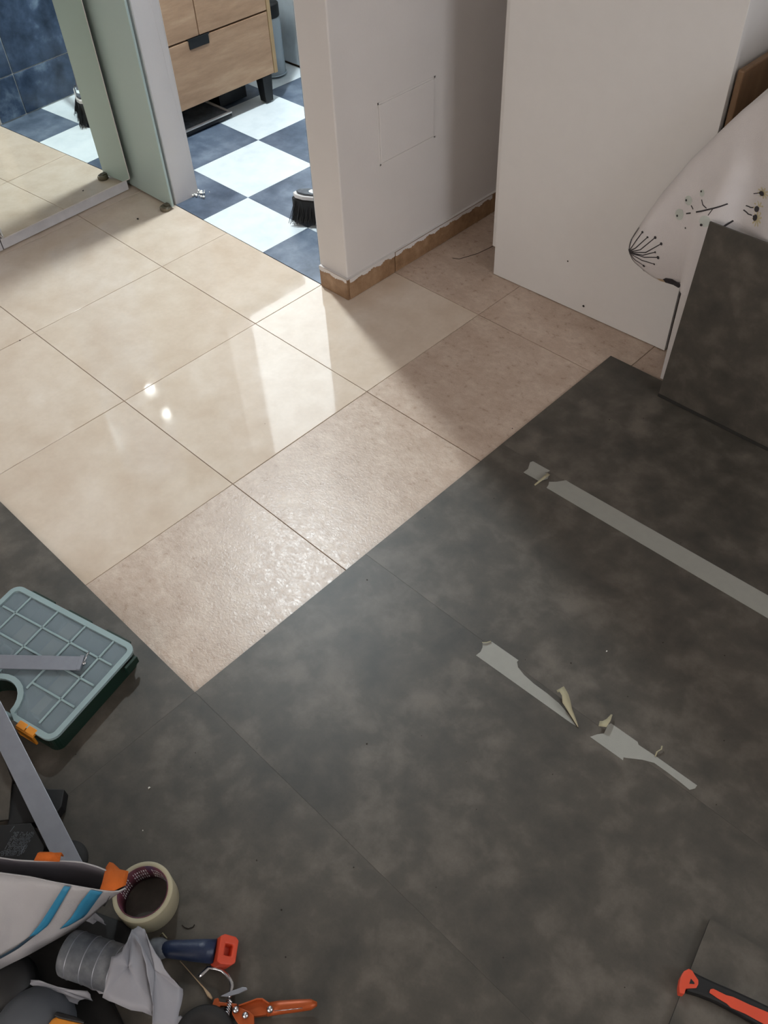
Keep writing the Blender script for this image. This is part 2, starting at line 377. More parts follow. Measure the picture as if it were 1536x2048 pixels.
# vanity cabinet
vx = -1.085; y0, y1 = .72+.09, 1.502
vt = thing('bathroom_vanity', (-1.33, 1.15, 0), 'oak-fronted bathroom vanity with two doors, one wide drawer and square black legs', 'cabinet')
MB().box((-1.585, y0, .105), (vx-.02, y1, .83)).build('carcass', M['wood_edge'], vt, bevel=.002)
MB().box((vx-.0198, y1-.016, .105), (vx+.001, y1, .83)).build('side_stile', M['wood_edge'], vt, bevel=.001)
dz = .326; hy0, hy1 = 1.118, 1.205
def front(yy0, yy1, z0, z1, notch=None):
    pts = [(vx, yy0, z0), (vx, yy1, z0), (vx, yy1, z1)]
    if notch: pts += [(vx, notch[1], z1), (vx, notch[1], z1-notch[2]), (vx, notch[0], z1-notch[2]), (vx, notch[0], z1)]
    pts += [(vx, yy0, z1)]
    return MB().prism(pts, (-.019, 0, 0))
dr = front(y0+.002, y1-.019, .107, dz, (hy0, hy1, .03)).build('drawer_front', M['wood'], vt, bevel=.0012)
MB().box((vx-.016, hy0, dz-.030), (vx-.004, hy1, dz-.001)).build('handle_recess', M['black'], dr)
MB().box((vx-.014, hy0-.004, dz+.0005), (vx+.004, hy1+.004, dz+.005)).box((vx-.0005, hy0+.0, dz-.029), (vx+.002, hy1-.0, dz+.005)).build('pull', M['black'], dr)
dm = (y0+1.470)/2 + .018
MB().box((vx-.019, y0+.002, dz+.006), (vx, 1.166, .80)).build('door', M['wood'], vt, bevel=.0012)
MB().box((vx-.019, 1.170, dz+.006), (vx, y1-.019, .80)).build('door', M['wood'], vt, bevel=.0012)
MB().box((vx-.020, y0, .325), (vx-.019, y1-.016, .333)).build('shadow_gap', M['dark'], vt)
for lx, ly in ((-1.131, 1.427), (-1.131, y0+.03), (-1.57, 1.427), (-1.57, y0+.03)):
    MB().add([(lx+.004,ly+.004,.0068),(lx+.040,ly+.004,.0068),(lx+.040,ly+.040,.0068),(lx+.004,ly+.040,.0068),(lx-.003,ly-.003,.105),(lx+.044,ly-.003,.105),(lx+.044,ly+.044,.105),(lx-.003,ly+.044,.105)],
        [(0,3,2,1),(4,5,6,7),(0,1,5,4),(1,2,6,5),(2,3,7,6),(3,0,4,7)]).build('leg', M['black'], vt, bevel=.0015)
MB().box((-1.585, y0-.004, .83), (vx+.012, y1+.006, .86)).build('basin_top', M['tub'], vt, bevel=.006)
# bathroom scale under the vanity
bsx = thing('bathroom_scale', (-1.25, 1.13, .0065), 'flat grey bathroom scale with a pale metal rim pushed under the vanity', 'scale')
sx0, sx1, sy0, sy1 = -1.40, -1.100, .965, 1.265
MB().box((sx0, sy0, .0068), (sx1, sy1, .020)).build('base', M['black'], bsx, bevel=.004)
MB().box((sx0+.012, sy0+.012, .0205), (sx1-.012, sy1-.012, .0235)).build('platform', M['dusty'], bsx)
r_ = MB()
for a, b in (((sx0,sy0,.0205),(sx1,sy0+.011,.027)), ((sx0,sy1-.011,.0205),(sx1,sy1,.027)), ((sx0,sy0+.0112,.0205),(sx0+.011,sy1-.0112,.027)), ((sx1-.011,sy0+.0112,.0205),(sx1,sy1-.0112,.027))): r_.box(a, b)
r_.build('rim', M['edge'], bsx, bevel=.001)
bx = thing('storage_tray', (-1.38, 1.36, .0065), 'dark low tray in the shadow under the vanity, behind its front leg', 'tray')
t_ = MB(); t_.box((-1.56, 1.285, .0068), (-1.20, 1.42, .011))
for a, b in (((-1.56,1.285,.0112),(-1.20,1.291,.055)), ((-1.56,1.414,.0112),(-1.20,1.42,.055)), ((-1.56,1.2912,.0112),(-1.554,1.4138,.055)), ((-1.206,1.2912,.0112),(-1.20,1.4138,.055))): t_.box(a, b)
t_.build('tray_body', M['black'], bx, bevel=.001)
# clear holder with toilet paper
hc = (-1.292, 1.645)
ho = thing('paper_holder', (hc[0], hc[1], .0065), 'clear plastic toilet paper holder with a black cap beside the vanity', 'holder')
MB().lathe([(.050,.0068),(.054,.009),(.054,.012),(.0,.012)], (hc[0],hc[1],0)).build('base', M['tub'], ho)
MB().lathe([(.051,.0125),(.051,.20),(.049,.222),(.046,.226),(.044,.226),(.0475,.221),(.0495,.20),(.0495,.0125)], (hc[0],hc[1],0), closed=True).build('tube', M['clear'], ho)
MB().lathe([(.0,.2265),(.048,.2265),(.050,.229),(.050,.272),(.046,.276),(0,.276)], (hc[0],hc[1],0)).build('cap', M['black'], ho)
pr = thing('toilet_roll', (hc[0], hc[1], .015), 'white toilet paper roll lying on its side inside the clear holder', 'toilet roll')
ax = Vector((.75, -.66, 0)).normalized(); cc = V(hc[0], hc[1], .051) - ax*.030
MB().lathe([(.015,0),(.036,0),(.038,.002),(.038,.058),(.036,.060),(.015,.060)], cc, ax, 32, closed=True).build('paper', M['paper'], pr)
MB().lathe([(.0135,.0005),(.0148,.0005),(.0148,.0595),(.0135,.0595)], cc, ax, 24, closed=True).build('core', M['core'], pr)

# broom head by the blue wall (handle leans up behind the pillar)
br = thing('broom', (-.245, .958, .0065), 'grey and white broom with black bristles standing behind the pillar in the bathroom', 'broom')
bu = Vector((.86, .50, 0)).normalized(); bv = Vector((-bu.y, bu.x, 0)); bc = V(-.248, .956, 0)
def bp(u, v, z): return bc + bu*u + bv*v + V(0,0,z)
ol = [(-.098,0),(-.088,-.014),(-.06,-.023),(.045,-.023),(.065,-.014),(.072,0),(.065,.014),(.045,.023),(-.06,.023),(-.088,.014)]
MB().prism([bp(u, v, .088) for u, v in ol], (0,0,.014)).build('head', M['edge'], br, bevel=.003)
MB().prism([bp(u*.88, v*.8, .1023) for u, v in ol], (0,0,.007)).build('top_plate', M['dusty'], br, bevel=.002)
MB().prism([bp(u*.45, v*.6, .1095) for u, v in ol], (0,0,.001)).build('sticker', M['white_tile'], br)
bm_ = MB(); random.seed(5)
for k in range(900):
    u = random.uniform(-.088, .060); v = random.uniform(-.016, .016)
    a = bp(u, v, .0882); q = bp(u*1.22+random.gauss(0,.004), v*1.9+random.gauss(0,.005)-.006, .008+random.random()*.006)
    s_ = bu*.0011 if k % 2 else bv*.0011
    bm_.add([a-s_, a+s_, q+s_*.7, q-s_*.7], [(0,1,2,3)])
bs_ = bm_.build('bristles', M['black'], br, solid=.0009); bs_['kind'] = 'stuff'
MB().prism([bp(u*1.06, v*.9-.002, .016) for u, v in ol], (0,0,.071)).build('bristle_core', M['softblack'], br, bevel=.004)
MB().tube([bp(.0,0,.109), bp(.01,.006,.14), bp(.09,.02,.75)][0:2]+[bp(.10,.05,1.25)], .0115, 12).build('handle', M['metal'], br)

# bathroom ceiling lamp, and an unseen spotlight added for the floor glints
lm = thing('ceiling_lamp', (-.712, .965, H), 'round white ceiling lamp of the bathroom', 'lamp')
MB().lathe([(0,0),(.09,0),(.09,-.03),(.06,-.035)], (-.712,.965,H-.001)).build('housing', M['whiteframe'], lm)
MB().lathe([(0,-.036),(.058,-.036),(.05,-.06),(0,-.07)], (-.712,.965,H-.001)).build('diffuser', M['lamp'], lm)
sp = thing('glint_spotlight', (-.03, 1.0, 1.6), 'unseen double spotlight added on the blue tiled bathroom wall for the floor glints', 'lamp')
MB().box((-.03, .93, 1.50), (-.0185, 1.07, 1.80)).build('plate', M['steel'], sp, bevel=.003)
sd_ = Vector((-.72, -.34, -.61)).normalized()
for yy, zz in ((.985, 1.56), (1.045, 1.78)):
    o_ = V(-.062, yy, zz) - sd_*.03
    b_ = MB().tube([(-.0305, yy, zz+.02), o_], .007, 8).lathe([(0,-.002),(.030,0),(.033,.004),(.033,.105),(.031,.105),(.031,.004),(0,.0)], o_, sd_, 24).build('shade', M['black'], sp)  # deep cup shaped to keep a second glint out of the mirror
    MB().lathe([(0,.010),(.029,.010),(.029,.022),(.024,.028),(0,.031)], o_, sd_, 20).build('bulb', M['bulb'], b_)

# ---------------------------------------------------------------- mirrored wardrobe and glass door on the left
al = math.radians(2.0); md = Vector((math.sin(al), -math.cos(al), 0)); mn = Vector((math.cos(al), math.sin(al), 0))  # along the doors towards the camera side, outward normal
mo = V(-.936, .667, 0)
wd = thing('mirrored_wardrobe', (-1.25, -.5, 0), 'tall wardrobe with a mirrored sliding door above a white bottom rail', 'wardrobe')
def wp_(s, n, z): return mo + md*s + mn*n + V(0,0,z)
def wlean(s0, s1, n0, n1, z0, z1):
    h = (z1-z0)/2; c = wp_((s0+s1)/2, (n0+n1)/2 - .009*h, (z0+z1)/2); return MB().obox(c, md*(s1-s0)/2, mn*(n1-n0)/2, V(0,0,h) - mn*.009*h)
def wbox(s0, s1, n0, n1, z0, z1, m=None):
    c = wp_((s0+s1)/2, (n0+n1)/2, (z0+z1)/2); return (m or MB()).obox(c, md*(s1-s0)/2, mn*(n1-n0)/2, V(0,0,(z1-z0)/2))
wbox(0, 3.2, -.60, -.03, .001, 2.3).build('carcass', M['whiteframe'], wd)
d1 = wbox(.001, .497, -.028, -.003, .002, .0385).build('bottom_rail', M['whiteframe'], wd, bevel=.0015)
wbox(.006, .497, -.028, -.018, .0387, 2.28).build('mirror_door', M['whiteframe'], wd)
wlean(.0075, .4955, .004, .0290, .0545, 2.275).build('mirror', M['mirror'], wd)
wlean(.0050, .0073, .0, .0297, .0545, 2.275).build('edge_trim', M['edge'], wd)
wbox(.006, .497, .001, .0290, .0515, .0543).build('rail_lip', M['edge'], wd)
wbox(.501, 1.6, -.026, .0, .003, 2.28).build('plain_door', M['whiteframe'], wd, bevel=.0015)
wbox(1.604, 3.2, -.026, .0, .003, 2.28).build('plain_door', M['whiteframe'], wd, bevel=.0015)

gd = thing('glass_door', (-1.1, .69, 0), 'frosted pale green glass sliding door left of the bathroom opening', 'door')
MB().box((-1.58, .684, .008), (-.709, .692, 2.16)).build('glass_panel', M['frost'], gd, bevel=.001)
MB().box((-1.59, .672, 2.15), (.1, .708, 2.21)).build('top_rail', M['metal'], gd, bevel=.002)
fg = MB(); fg.lathe([(0,.0005),(.019,.0005),(.019,.010),(.014,.0145),(0,.0145)], (-.727, .668, 0), (0,0,1), 20); fg.box((-.736, .6655, .0005), (-.718, .683, .018))
fg.build('floor_guide', M['chrome_dull'], gd, bevel=.001)

# crumbs of filler at the jamb foot
random.seed(11)
cr = MB()
for k in range(26):
    c = V(-.725+random.gauss(0,.012), .80+random.gauss(0,.018), .0075); s_ = random.uniform(.001, .005)
    cr.obox(c, V(s_,random.uniform(-1,1)*s_*.5,0), V(-s_*.4,s_*.8,0), V(0,0,.0008+s_*.2))
o = tag(cr.build('filler_crumbs', M['crumb']), 'white filler crumbs scattered at the foot of the door jamb', 'debris', kind='stuff')

# ---------------------------------------------------------------- white wardrobe panel, bed, duvet
cw = thing('white_wardrobe', (.64, 1.4, 0), 'tall plain white laminate wardrobe side with two small marks near its foot', 'wardrobe')
MB().prism([(.352, 1.0855, .002), (.930, 1.0985, .002), (.930, 1.0985, 2.2), (.352, 1.0855, 2.2)], (0, .018, 0)).build('side_panel', M['cab'], cw, bevel=.0008)
MB().prism([(.325, 1.108, .075), (.922, 1.120, .075), (.922, 1.120, 2.2), (.325, 1.108, 2.2)], (0, .40, 0)).build('carcass', M['cab'], cw, bevel=.0008)
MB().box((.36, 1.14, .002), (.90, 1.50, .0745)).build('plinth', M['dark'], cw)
hp = MB()
c = Vector((0.6700,1.0920,0.0290))
for t in (0, .8, 1.6, 2.4): hp.bar(c - V(.0035*math.cos(t),0,.003*math.sin(t)) - V(0,.0015,0), c + V(.003*math.cos(t),0,.0035*math.sin(t)) - V(0,.0015,0), .0018, .001)
hp.build('screw_mark', M['dark'], cw)
c = Vector((0.6000,1.0920,0.1430)); MB().lathe([(0,0),(.0022,0),(.0022,.0006),(0,.0006)], (c.x, c.y-.0018, c.z), (0,1,0), 10).build('screw_mark', M['dark'], cw)

hb = thing('headboard', (.96, 1.7, 0), 'brown wooden headboard standing against the white wardrobe side', 'headboard')
MB().box((.935, 1.108, .02), (.950, 2.3, .722)).build('board', M['darkwood'], hb, bevel=.004)
bd = thing('bed', (1.9, 1.6, 0), 'white bed frame standing behind the leaning vinyl plank', 'bed')
MB().box((.986, .988, .006), (2.95, 1.006, .36)).build('side_panel', M['edge'], bd, bevel=.001)
MB().box((.99, 1.0062, .006), (2.93, 2.3, .30)).build('base', M['whiteframe'], bd)
MB().box((.995, 1.04, .3002), (2.9, 2.28, .50)).build('mattress', M['duvet'], bd, bevel=.03, seg=4)
MB().box((.933, 1.1035, .006), (.985, 1.1055, .60)).build('gap_shade', M['dark'], bd)  # dark sheet standing in for the shade between wardrobe and bed

# duvet: a heap that hangs over the bed corner
def interp(x, T):
    for (a, b), (c, d) in zip(T, T[1:]):
        if x <= c:
            t = (x-a)/(c-a); t = max(0, min(1, t)); return b + (d-b)*t
    return T[-1][1]
LOW = [(0.802, 0.294), (0.813, 0.278), (0.826, 0.262), (0.862, 0.247), (0.914, 0.238), (0.958, 0.25), (0.985, 0.268), (1.1, 0.27), (2.1, 0.27)]
TOP = [(0.801, 0.299), (0.807, 0.326), (0.819, 0.353), (0.855, 0.441), (0.909, 0.541), (0.964, 0.626), (1.001, 0.681), (1.046, 0.734), (1.2, 0.83), (1.5, 0.9), (2.1, 0.92)]
X0, X1 = LOW[0][0], 2.1
def dfront(x, z):
    zl, zt = interp(x, LOW), interp(x, TOP)
    t = (z-zl)/max(zt-zl, .01); t = max(0, min(1, t))
    base = 1.040 if x < .95 else 1.040 - .0*min(1, (x-.95)/.1)
    e = min(1, (x-X0)/.035)
    bulge = .036*(math.sin(math.pi*min(1, max(0, t))**.8)**.6)*math.sqrt(max(e, 0))
    s = x - .42*(z-.45)     # folds run up and to the right
    f = .016*math.sin((s-.80)*40)*min(1, e) + .014*math.sin(s*21+1.2)*min(1, e)
    if x > 1.0: f += .018*math.sin((x*1.0+z*.25)*46)*min(1, (x-1.0)/.06)
    y = base - bulge - f*.75*math.sin(math.pi*min(1, max(.15, t)))
    if x > .958 and z < .5:
        wq = min(1, (x-.958)/.027)*min(1, (.5-z)/.12); y = y + (min(y, .978)-y)*wq
    lean = .93 + (z-.005)*.085 + .012
    if x > 1.0 and z < .49: y = max(y, lean+.006)
    return y
dv = MB(); NX, NZ = 90, 40; rows = []
xs = [X0 + (X1-X0)*(i/NX)**1.5 for i in range(NX+1)]
for x in xs:
    zl, zt = interp(x, LOW), interp(x, TOP); r = []
    for k in range(NZ+1):
        z = zl + (zt-zl)*k/NZ; r.append(V(x, dfront(x, z), z))
    dep = .010 + 1.0*max(0, min(1, (x-1.0)/.12)); yb = r[-1].y
    for k in range(1, 13):
        t = k/12; r.append(V(x, yb + dep*t + .012*math.sin(t*math.pi/2)*(1-t) , zt + (.006*math.sin(t*math.pi) if dep < .05 else .05*math.sin(t*math.pi)*min(1, (x-.99)*3) + .012*math.sin(x*17+t*7) - .10*t*t*min(1, (x-1.0)*6))))
    if dep < .03 or x < 1.12:
        ye = r[-1].y
        for k in range(1, 9):
            t = k/8; r.append(V(x, min(max(ye, 1.05), 1.078) if x < 1.0 else ye - (ye-1.075)*t*.9, zt + (zl-zt)*t + (.0 if x < 1 else .0)))
    else:
        ye = r[-1].y; ze = r[-1].z
        for k in range(1, 9): r.append(V(x, ye, ze - (ze-.52)*k/8))
    rows.append(r)
dv.grid(rows)
dd = tag(dv.build('duvet', M['duvet']), 'white cotton duvet printed with dark flower stems, heaped over the bed corner', 'duvet')
def dp(p, lift=.0009):
    return V(p[0], dfront(p[0], p[2]) - lift, p[2])
def ribbon(pts, w0, w1=None, mt='print', name='printed_stem', m=None):
    own = m is None; m = m or MB(); w1 = w1 or w0; L_, R_ = [], []
    P = []
    for a, b in zip(pts, pts[1:]):
        for k in range(5): P.append(Vector(a).lerp(Vector(b), k/5))
    P.append(Vector(pts[-1]))
    for i, p in enumerate(P):
        d = P[min(i+1, len(P)-1)] - P[max(i-1, 0)]; nrm = V(d.z, 0, -d.x).normalized(); ww = (w0 + (w1-w0)*i/len(P))/2
        L_.append(dp(p + nrm*ww)); R_.append(dp(p - nrm*ww))
    m.grid([L_, R_]); return m
def dot(p, r, m, lift=.0013, n=12):
    p = Vector(p); c = dp(p, lift); vs = [c]
    for k in range(n): vs.append(dp(p + V(math.cos(6.283*k/n)*r, 0, math.sin(6.283*k/n)*r), lift))
    m.add(vs, [(0, 1+k, 1+(k+1) % n) for k in range(n)], 0, True)
fl = MB()
fc = Vector((0.8190,1.0200,0.2980))
for q, mid, r in (((0.8330,1.0200,0.3650),(0.8180,1.0200,0.3300),.0004),((0.8490,1.0200,0.3640),(0.8320,1.0200,0.3240),.0030),((0.8640,1.0200,0.3560),(0.8400,1.0200,0.3190),.0026),((0.8830,1.0200,0.3620),(0.8520,1.0200,0.3180),.0036),((0.9030,1.0200,0.3550),(0.8660,1.0200,0.3150),.0036),((0.8920,1.0200,0.3280),(0.8600,1.0200,0.3050),.0026),((0.9030,1.0200,0.3190),(0.8650,1.0200,0.3010),.0042),((0.8950,1.0200,0.2960),(0.8580,1.0200,0.2890),.0026),((0.8650,1.0200,0.2750),(0.8410,1.0200,0.2810),.0036),((0.8610,1.0200,0.2540),(0.8360,1.0200,0.2690),.0032),((0.8260,1.0200,0.3590),(0.8150,1.0200,0.3230),.0004),((0.8260,1.0200,0.2620),(0.8140,1.0200,0.2780),.0004)):
    b = (fc*.25 + Vector(mid)*.75); b = Vector(mid)
    ribbon([fc, b, q], .0030, .0022, m=fl)
    if r > .001: dot(q, r, fl)
ribbon([(0.8010,1.0200,0.2910), fc], .003, m=fl); dot(fc, .0045, fl)
fl.build('printed_umbel', M['print'], dd)
for pts, w0 in (([(0.9720,1.0200,0.4640), (1.0350,1.0200,0.5030)], .0034), ([(0.9950,1.0200,0.4820), (0.9830,1.0200,0.4850), (0.9750,1.0200,0.4920)], .002), ([(1.0100,1.0200,0.4880), (1.0030,1.0200,0.4690)], .002), ([(0.9520,1.0200,0.4680), (0.9610,1.0200,0.4640)], .0024), ([(0.9460,1.0200,0.4470), (0.9580,1.0200,0.4540)], .0028),
        ([(1.0400,1.0200,0.4520), (1.0530,1.0200,0.4660)], .004), ([(1.0720,1.0200,0.5270), (1.0870,1.0200,0.5340)], .0022), ([(1.0630,1.0200,0.4970), (1.0730,1.0200,0.4940), (1.0840,1.0200,0.4960)], .0022), ([(1.0620,1.0200,0.4880), (1.0740,1.0200,0.4810), (1.0890,1.0200,0.4810)], .0022)):
    ribbon(pts, w0).build('printed_stem', M['print'], dd)
for q, r in (((0.9670,1.0200,0.5060),.0022), ((0.9360,1.0200,0.4730),.0026), ((0.9250,1.0200,0.4330),.0026), ((0.9570,1.0200,0.4200),.002), ((0.9950,1.0200,0.4450),.0032), ((1.0900,1.0200,0.5350),.0058), ((1.0870,1.0200,0.4960),.0058), ((1.0920,1.0200,0.4810),.0058)):
    b_ = MB(); dot(q, r, b_, .0028); b_.build('printed_dot', M['print'], dd)
for q, r in (((0.9410,1.0200,0.4740),.010), ((0.9290,1.0200,0.4370),.012), ((1.0000,1.0200,0.4540),.013), ((0.9700,1.0200,0.5030),.007)):
    b_ = MB(); dot(q, r, b_, .0008, 16); b_.build('printed_pale_blossom', M['print_g'], dd)
for q in ((1.0930,1.0200,0.5370), (1.0900,1.0200,0.5000), (1.0980,1.0200,0.4810)):
    b_ = MB()
    for k in range(9):
        a = 6.283*k/9; ribbon([q, Vector(q)+V(math.cos(a)*.0135,0,math.sin(a)*.0135)], .004, .0028, m=b_)
    b_.build('printed_yellow_blossom', M['print_y'], dd)
lf = MB(); pts = [(0.9200,1.0200,0.2590),(0.9270,1.0200,0.2660),(0.9420,1.0200,0.2670),(0.9510,1.0200,0.2580),(0.9600,1.0200,0.2580),(0.9550,1.0200,0.2510),(0.9590,1.0200,0.2430),(0.9510,1.0200,0.2340),(0.9380,1.0200,0.2390),(0.9240,1.0200,0.2470)]
c = sum((Vector(p) for p in pts), V(0,0,0))/len(pts); lf.add([dp(c, .0016)] + [dp(p, .0016) for p in pts], [(0, 1+k, 1+(k+1) % len(pts)) for k in range(len(pts))])
lf.build('printed_leaf', M['print'], dd)
lt = MB(); pts = [(0.9020,1.0200,0.2530),(0.9210,1.0200,0.2580),(0.9240,1.0200,0.2480),(0.9130,1.0200,0.2490)]; lt.add([dp(p, .0014) for p in pts], [(0,1,2,3)]); lt.build('printed_tan_leaf', M['print_t'], dd)

# leaning vinyl plank
lp = MB(); a = math.atan(.085); up = V(0, math.sin(a), math.cos(a)); n_ = V(0, math.cos(a), -math.sin(a))
p0 = V(1.020, .9255, .0056); w_, h_ = .935, .4665
lp.obox(p0 + V(w_/2,0,0) + up*h_/2 + n_*.0025, V(w_/2,0,0), up*h_/2, n_*.0025)
lpo = tag(lp.build('vinyl_plank', M['grey'], bevel=.0006), 'dark grey vinyl plank standing on edge, leaning against the bed and duvet', 'vinyl plank')
lg = MB().obox(p0 + V(w_/2,0,0) + up*.004 - n_*.0012, V(w_/2,0,0), up*.0038, n_*.001); lg.build('foot_shadow', M['grey_core'], lpo)  # dark strip painted as the shadow line along the plank's foot
# loose plank, lower right
q0 = V(1.7685, -.0975, 0); u = V(.983, .183, 0); u = (Vector((1.8569,-0.0875,0.0120)) - Vector((1.7680,-0.1047,0.0120))); u.z = 0; u.normalize(); v = V(u.y, -u.x, 0)
A_ = Vector((1.7680,-0.1047,0.0120)); A_.z = 0
lo = MB()
lo.v = [tuple(p_+V(0,0,z_)) for z_ in (.0056, .0135) for p_ in (A_, A_+u*.9, A_+u*.9+v*.4665, A_+v*.4665)]
lo.f = [[0,3,2,1],[4,5,6,7],[0,1,5,4],[1,2,6,5],[2,3,7,6],[3,0,4,7]]; lo.m = [1,0,1,1,1,1]; lo.sm = [False]*6
tag(lo.build('vinyl_plank', [M['grey'], M['grey_core']]), 'loose grey vinyl plank lying under the orange and black knife', 'vinyl plank')

# ---------------------------------------------------------------- masking tape pieces on the floor
def flat_piece(pts, z=.0006):
    return MB().prism([V(p[0], p[1], GZ+.0002) for p in pts], (0, 0, z))
def curl(pts, hs, w):     # a curled tail that rises from the floor
    L_, R_ = [], []; P = [V(p[0], p[1], GZ+h) for p, h in zip(pts, hs)]
    for i, p in enumerate(P):
        d = P[min(i+1, len(P)-1)] - P[max(i-1, 0)]; n = V(-d.y, d.x, 0).normalized(); ww = w[i] if isinstance(w, list) else w
        L_.append(p+n*ww/2); R_.append(p-n*ww/2 + V(0,0,.002))
    return MB().grid([L_, R_])
t1 = tag(flat_piece([(0.9375,0.4838,0.0050),(0.9381,0.5000,0.0050),(0.9282,0.5204,0.0050),(0.9314,0.5278,0.0050),(0.9803,0.5291,0.0050),(0.9781,0.5205,0.0050),(0.9719,0.5171,0.0050),(0.9864,0.5191,0.0050),(0.9919,0.5042,0.0050),(0.9831,0.4854,0.0050)]).build('masking_tape_scrap', M['tape']), 'small torn square of masking tape at the upper end of the long strip', 'tape')
curl([(0.9857,0.5162,0.0050),(0.9878,0.4962,0.0050),(0.9862,0.4794,0.0050),(0.9834,0.4661,0.0050)], [.003,.008,.006,.002], [.008,.006,.004,.003]).build('curled_end', M['tape_curl'], t1, solid=.0005)
t2 = tag(flat_piece([(1.0077,0.4795,0.0050),(1.0053,0.4902,0.0050),(1.0003,0.4987,0.0050),(1.0123,0.5095,0.0050),(1.0264,0.5289,0.0050),(1.0381,0.5285,0.0050),(1.5526,0.5378,0.0050),(1.5953,0.5383,0.0050),(1.6212,0.4870,0.0050),(1.5542,0.4855,0.0050),(1.2821,0.4824,0.0050)]).build('masking_tape_strip', M['tape']), 'long straight strip of masking tape across the grey planks', 'tape')
t3 = tag(flat_piece([(1.1820,0.0221,0.0050),(1.1832,0.0344,0.0050),(1.1794,0.0451,0.0050),(1.1726,0.0533,0.0050),(1.1849,0.0679,0.0050),(1.2502,0.0696,0.0050),(1.2502,0.0650,0.0050),(1.2594,0.0565,0.0050),(1.2784,0.0510,0.0050),(1.3047,0.0483,0.0050),(1.3353,0.0486,0.0050),(1.3647,0.0467,0.0050),(1.3927,0.0398,0.0050),(1.4155,0.0301,0.0050),(1.4033,0.0285,0.0050)]).build('masking_tape_scrap', M['tape']), 'torn tapering masking tape with a curled cream tail, left of the two lower pieces', 'tape')
curl([(1.3504,0.0581,0.0050),(1.3546,0.0650,0.0050),(1.3671,0.0591,0.0050),(1.3768,0.0507,0.0050),(1.3896,0.0440,0.0050),(1.4030,0.0381,0.0050),(1.4200,0.0301,0.0050)], [.012,.018,.018,.014,.010,.006,.001], [.006,.016,.013,.016,.010,.007,.002]).build('curled_end', M['tape_curl'], t3, solid=.0006)
curl([(1.1726,0.0517,0.0050),(1.1792,0.0577,0.0050),(1.1834,0.0665,0.0050)], [.003,.003,.002], .003).build('curled_end', M['tape_curl'], t3, solid=.0004)
t4 = tag(flat_piece([(1.4472,0.0293,0.0050),(1.4536,0.0421,0.0050),(1.4617,0.0524,0.0050),(1.4571,0.0717,0.0050),(1.4594,0.0780,0.0050),(1.5155,0.0795,0.0050),(1.5201,0.0757,0.0050),(1.5552,0.0778,0.0050),(1.5936,0.0785,0.0050),(1.6368,0.0794,0.0050),(1.6372,0.0722,0.0050),(1.6317,0.0634,0.0050),(1.6142,0.0645,0.0050),(1.5865,0.0654,0.0050),(1.5595,0.0647,0.0050),(1.5415,0.0558,0.0050),(1.5180,0.0390,0.0050),(1.5142,0.0368,0.0050),(1.5168,0.0314,0.0050)]).build('masking_tape_scrap', M['tape']), 'forked torn masking tape with a thin tail, right of the two lower pieces', 'tape')
curl([(1.4456,0.0582,0.0050),(1.4540,0.0619,0.0050),(1.4541,0.0745,0.0050),(1.4517,0.0892,0.0050)], [.008,.012,.010,.008], [.012,.014,.008,.003]).build('curled_end', M['tape_curl'], t4, solid=.0005)
curl([(1.5544,0.0758,0.0050),(1.5521,0.0843,0.0050),(1.5552,0.0925,0.0050),(1.5527,0.0981,0.0050)], [.001,.004,.006,.007], .0022).build('thin_tail', M['tape_curl'], t4, solid=.0005)

# ---------------------------------------------------------------- organiser box
OR = V(.708, -.436, 0); OU = V(-.969, -.247, 0).normalized(); OV = V(OU.y, -OU.x, 0); OV = OV if OV.y < 0 else -OV
def ob(u, v, z): return OR + OU*u + OV*v + V(0,0,z)
def outline(ins=0, z=0):
    P = []
    def arc(cu, cv, r, a0, a1, n=6):
        for k in range(n+1):
            a = math.radians(a0+(a1-a0)*k/n); P.append(ob(cu+r*math.cos(a), cv+r*math.sin(a), z))
    W_, D_ = .331, .234; r = .022; i = ins
    arc(r+.002, r, r-i, 180, 270); arc(W_-r, r, r-i, 270, 360); arc(W_-r-.002, D_-r, r-i, 0, 90)
    # hand hole notch, open towards the carrying side
    P += [ob(.235, D_-i, z)]
    arc(.1665, .222, .046+i, 0, -180, 12)
    P += [ob(.098, D_-i, z)]
    arc(r+.004, D_-r, r-i, 90, 180)
    return P
to = thing('parts_organizer', (.55, -.58, GZ), 'parts organizer box with a clear frosted ribbed lid, dark green base and orange latches', 'tool box')
b_ = MB().prism(outline(.004, GZ+.0005), (0,0,.004)); b_.build('base_plate', M['green'], to)
wl = MB(); P = outline(.005, GZ+.0048)
for a, b in zip(P, P[1:]+P[:1]):
    if (b-a).length > 1e-4: wl.obox((a+b)/2+V(0,0,.018), (b-a)/2*1.04, (b-a).cross(V(0,0,1)).normalized()*.0012, V(0,0,.018))
wl.build('base_wall', M['green'], to)
US = [.054, .129, .204, .279]; VS = [.055, .106, .158]
dvd = MB()
for v in VS: dvd.obox(ob(.165, v, GZ+.022), OU*.153, OV*.0008, V(0,0,.017)) if v < .15 else (dvd.obox(ob(.055, v, GZ+.022), OU*.045, OV*.0008, V(0,0,.017)), dvd.obox(ob(.272, v, GZ+.022), OU*.045, OV*.0008, V(0,0,.017)))
for u in US: dvd.obox(ob(u, .085 if .12 < u < .21 else .110, GZ+.022), OU*.0008, OV*(.078 if .12 < u < .21 else .102), V(0,0,.017))
dvd.build('divider', M['green'], to)
for u0, v0, du, dv_ in ((.170,.012,.030,.042),(.170,.058,.030,.046),(.245,.058,.030,.046),(.095,.110,.030,.046),(.10,.160,.020,.040)):
    MB().obox(ob(u0+du/2-.02, v0+dv_/2, GZ+.018), OU*du/2, OV*dv_/2, V(0,0,.012)).build('insert', M['tan'], to)
MB().prism(outline(.004, GZ+.0050), (0,0,.0015)).build('inner_floor', M['pane_in'], to)
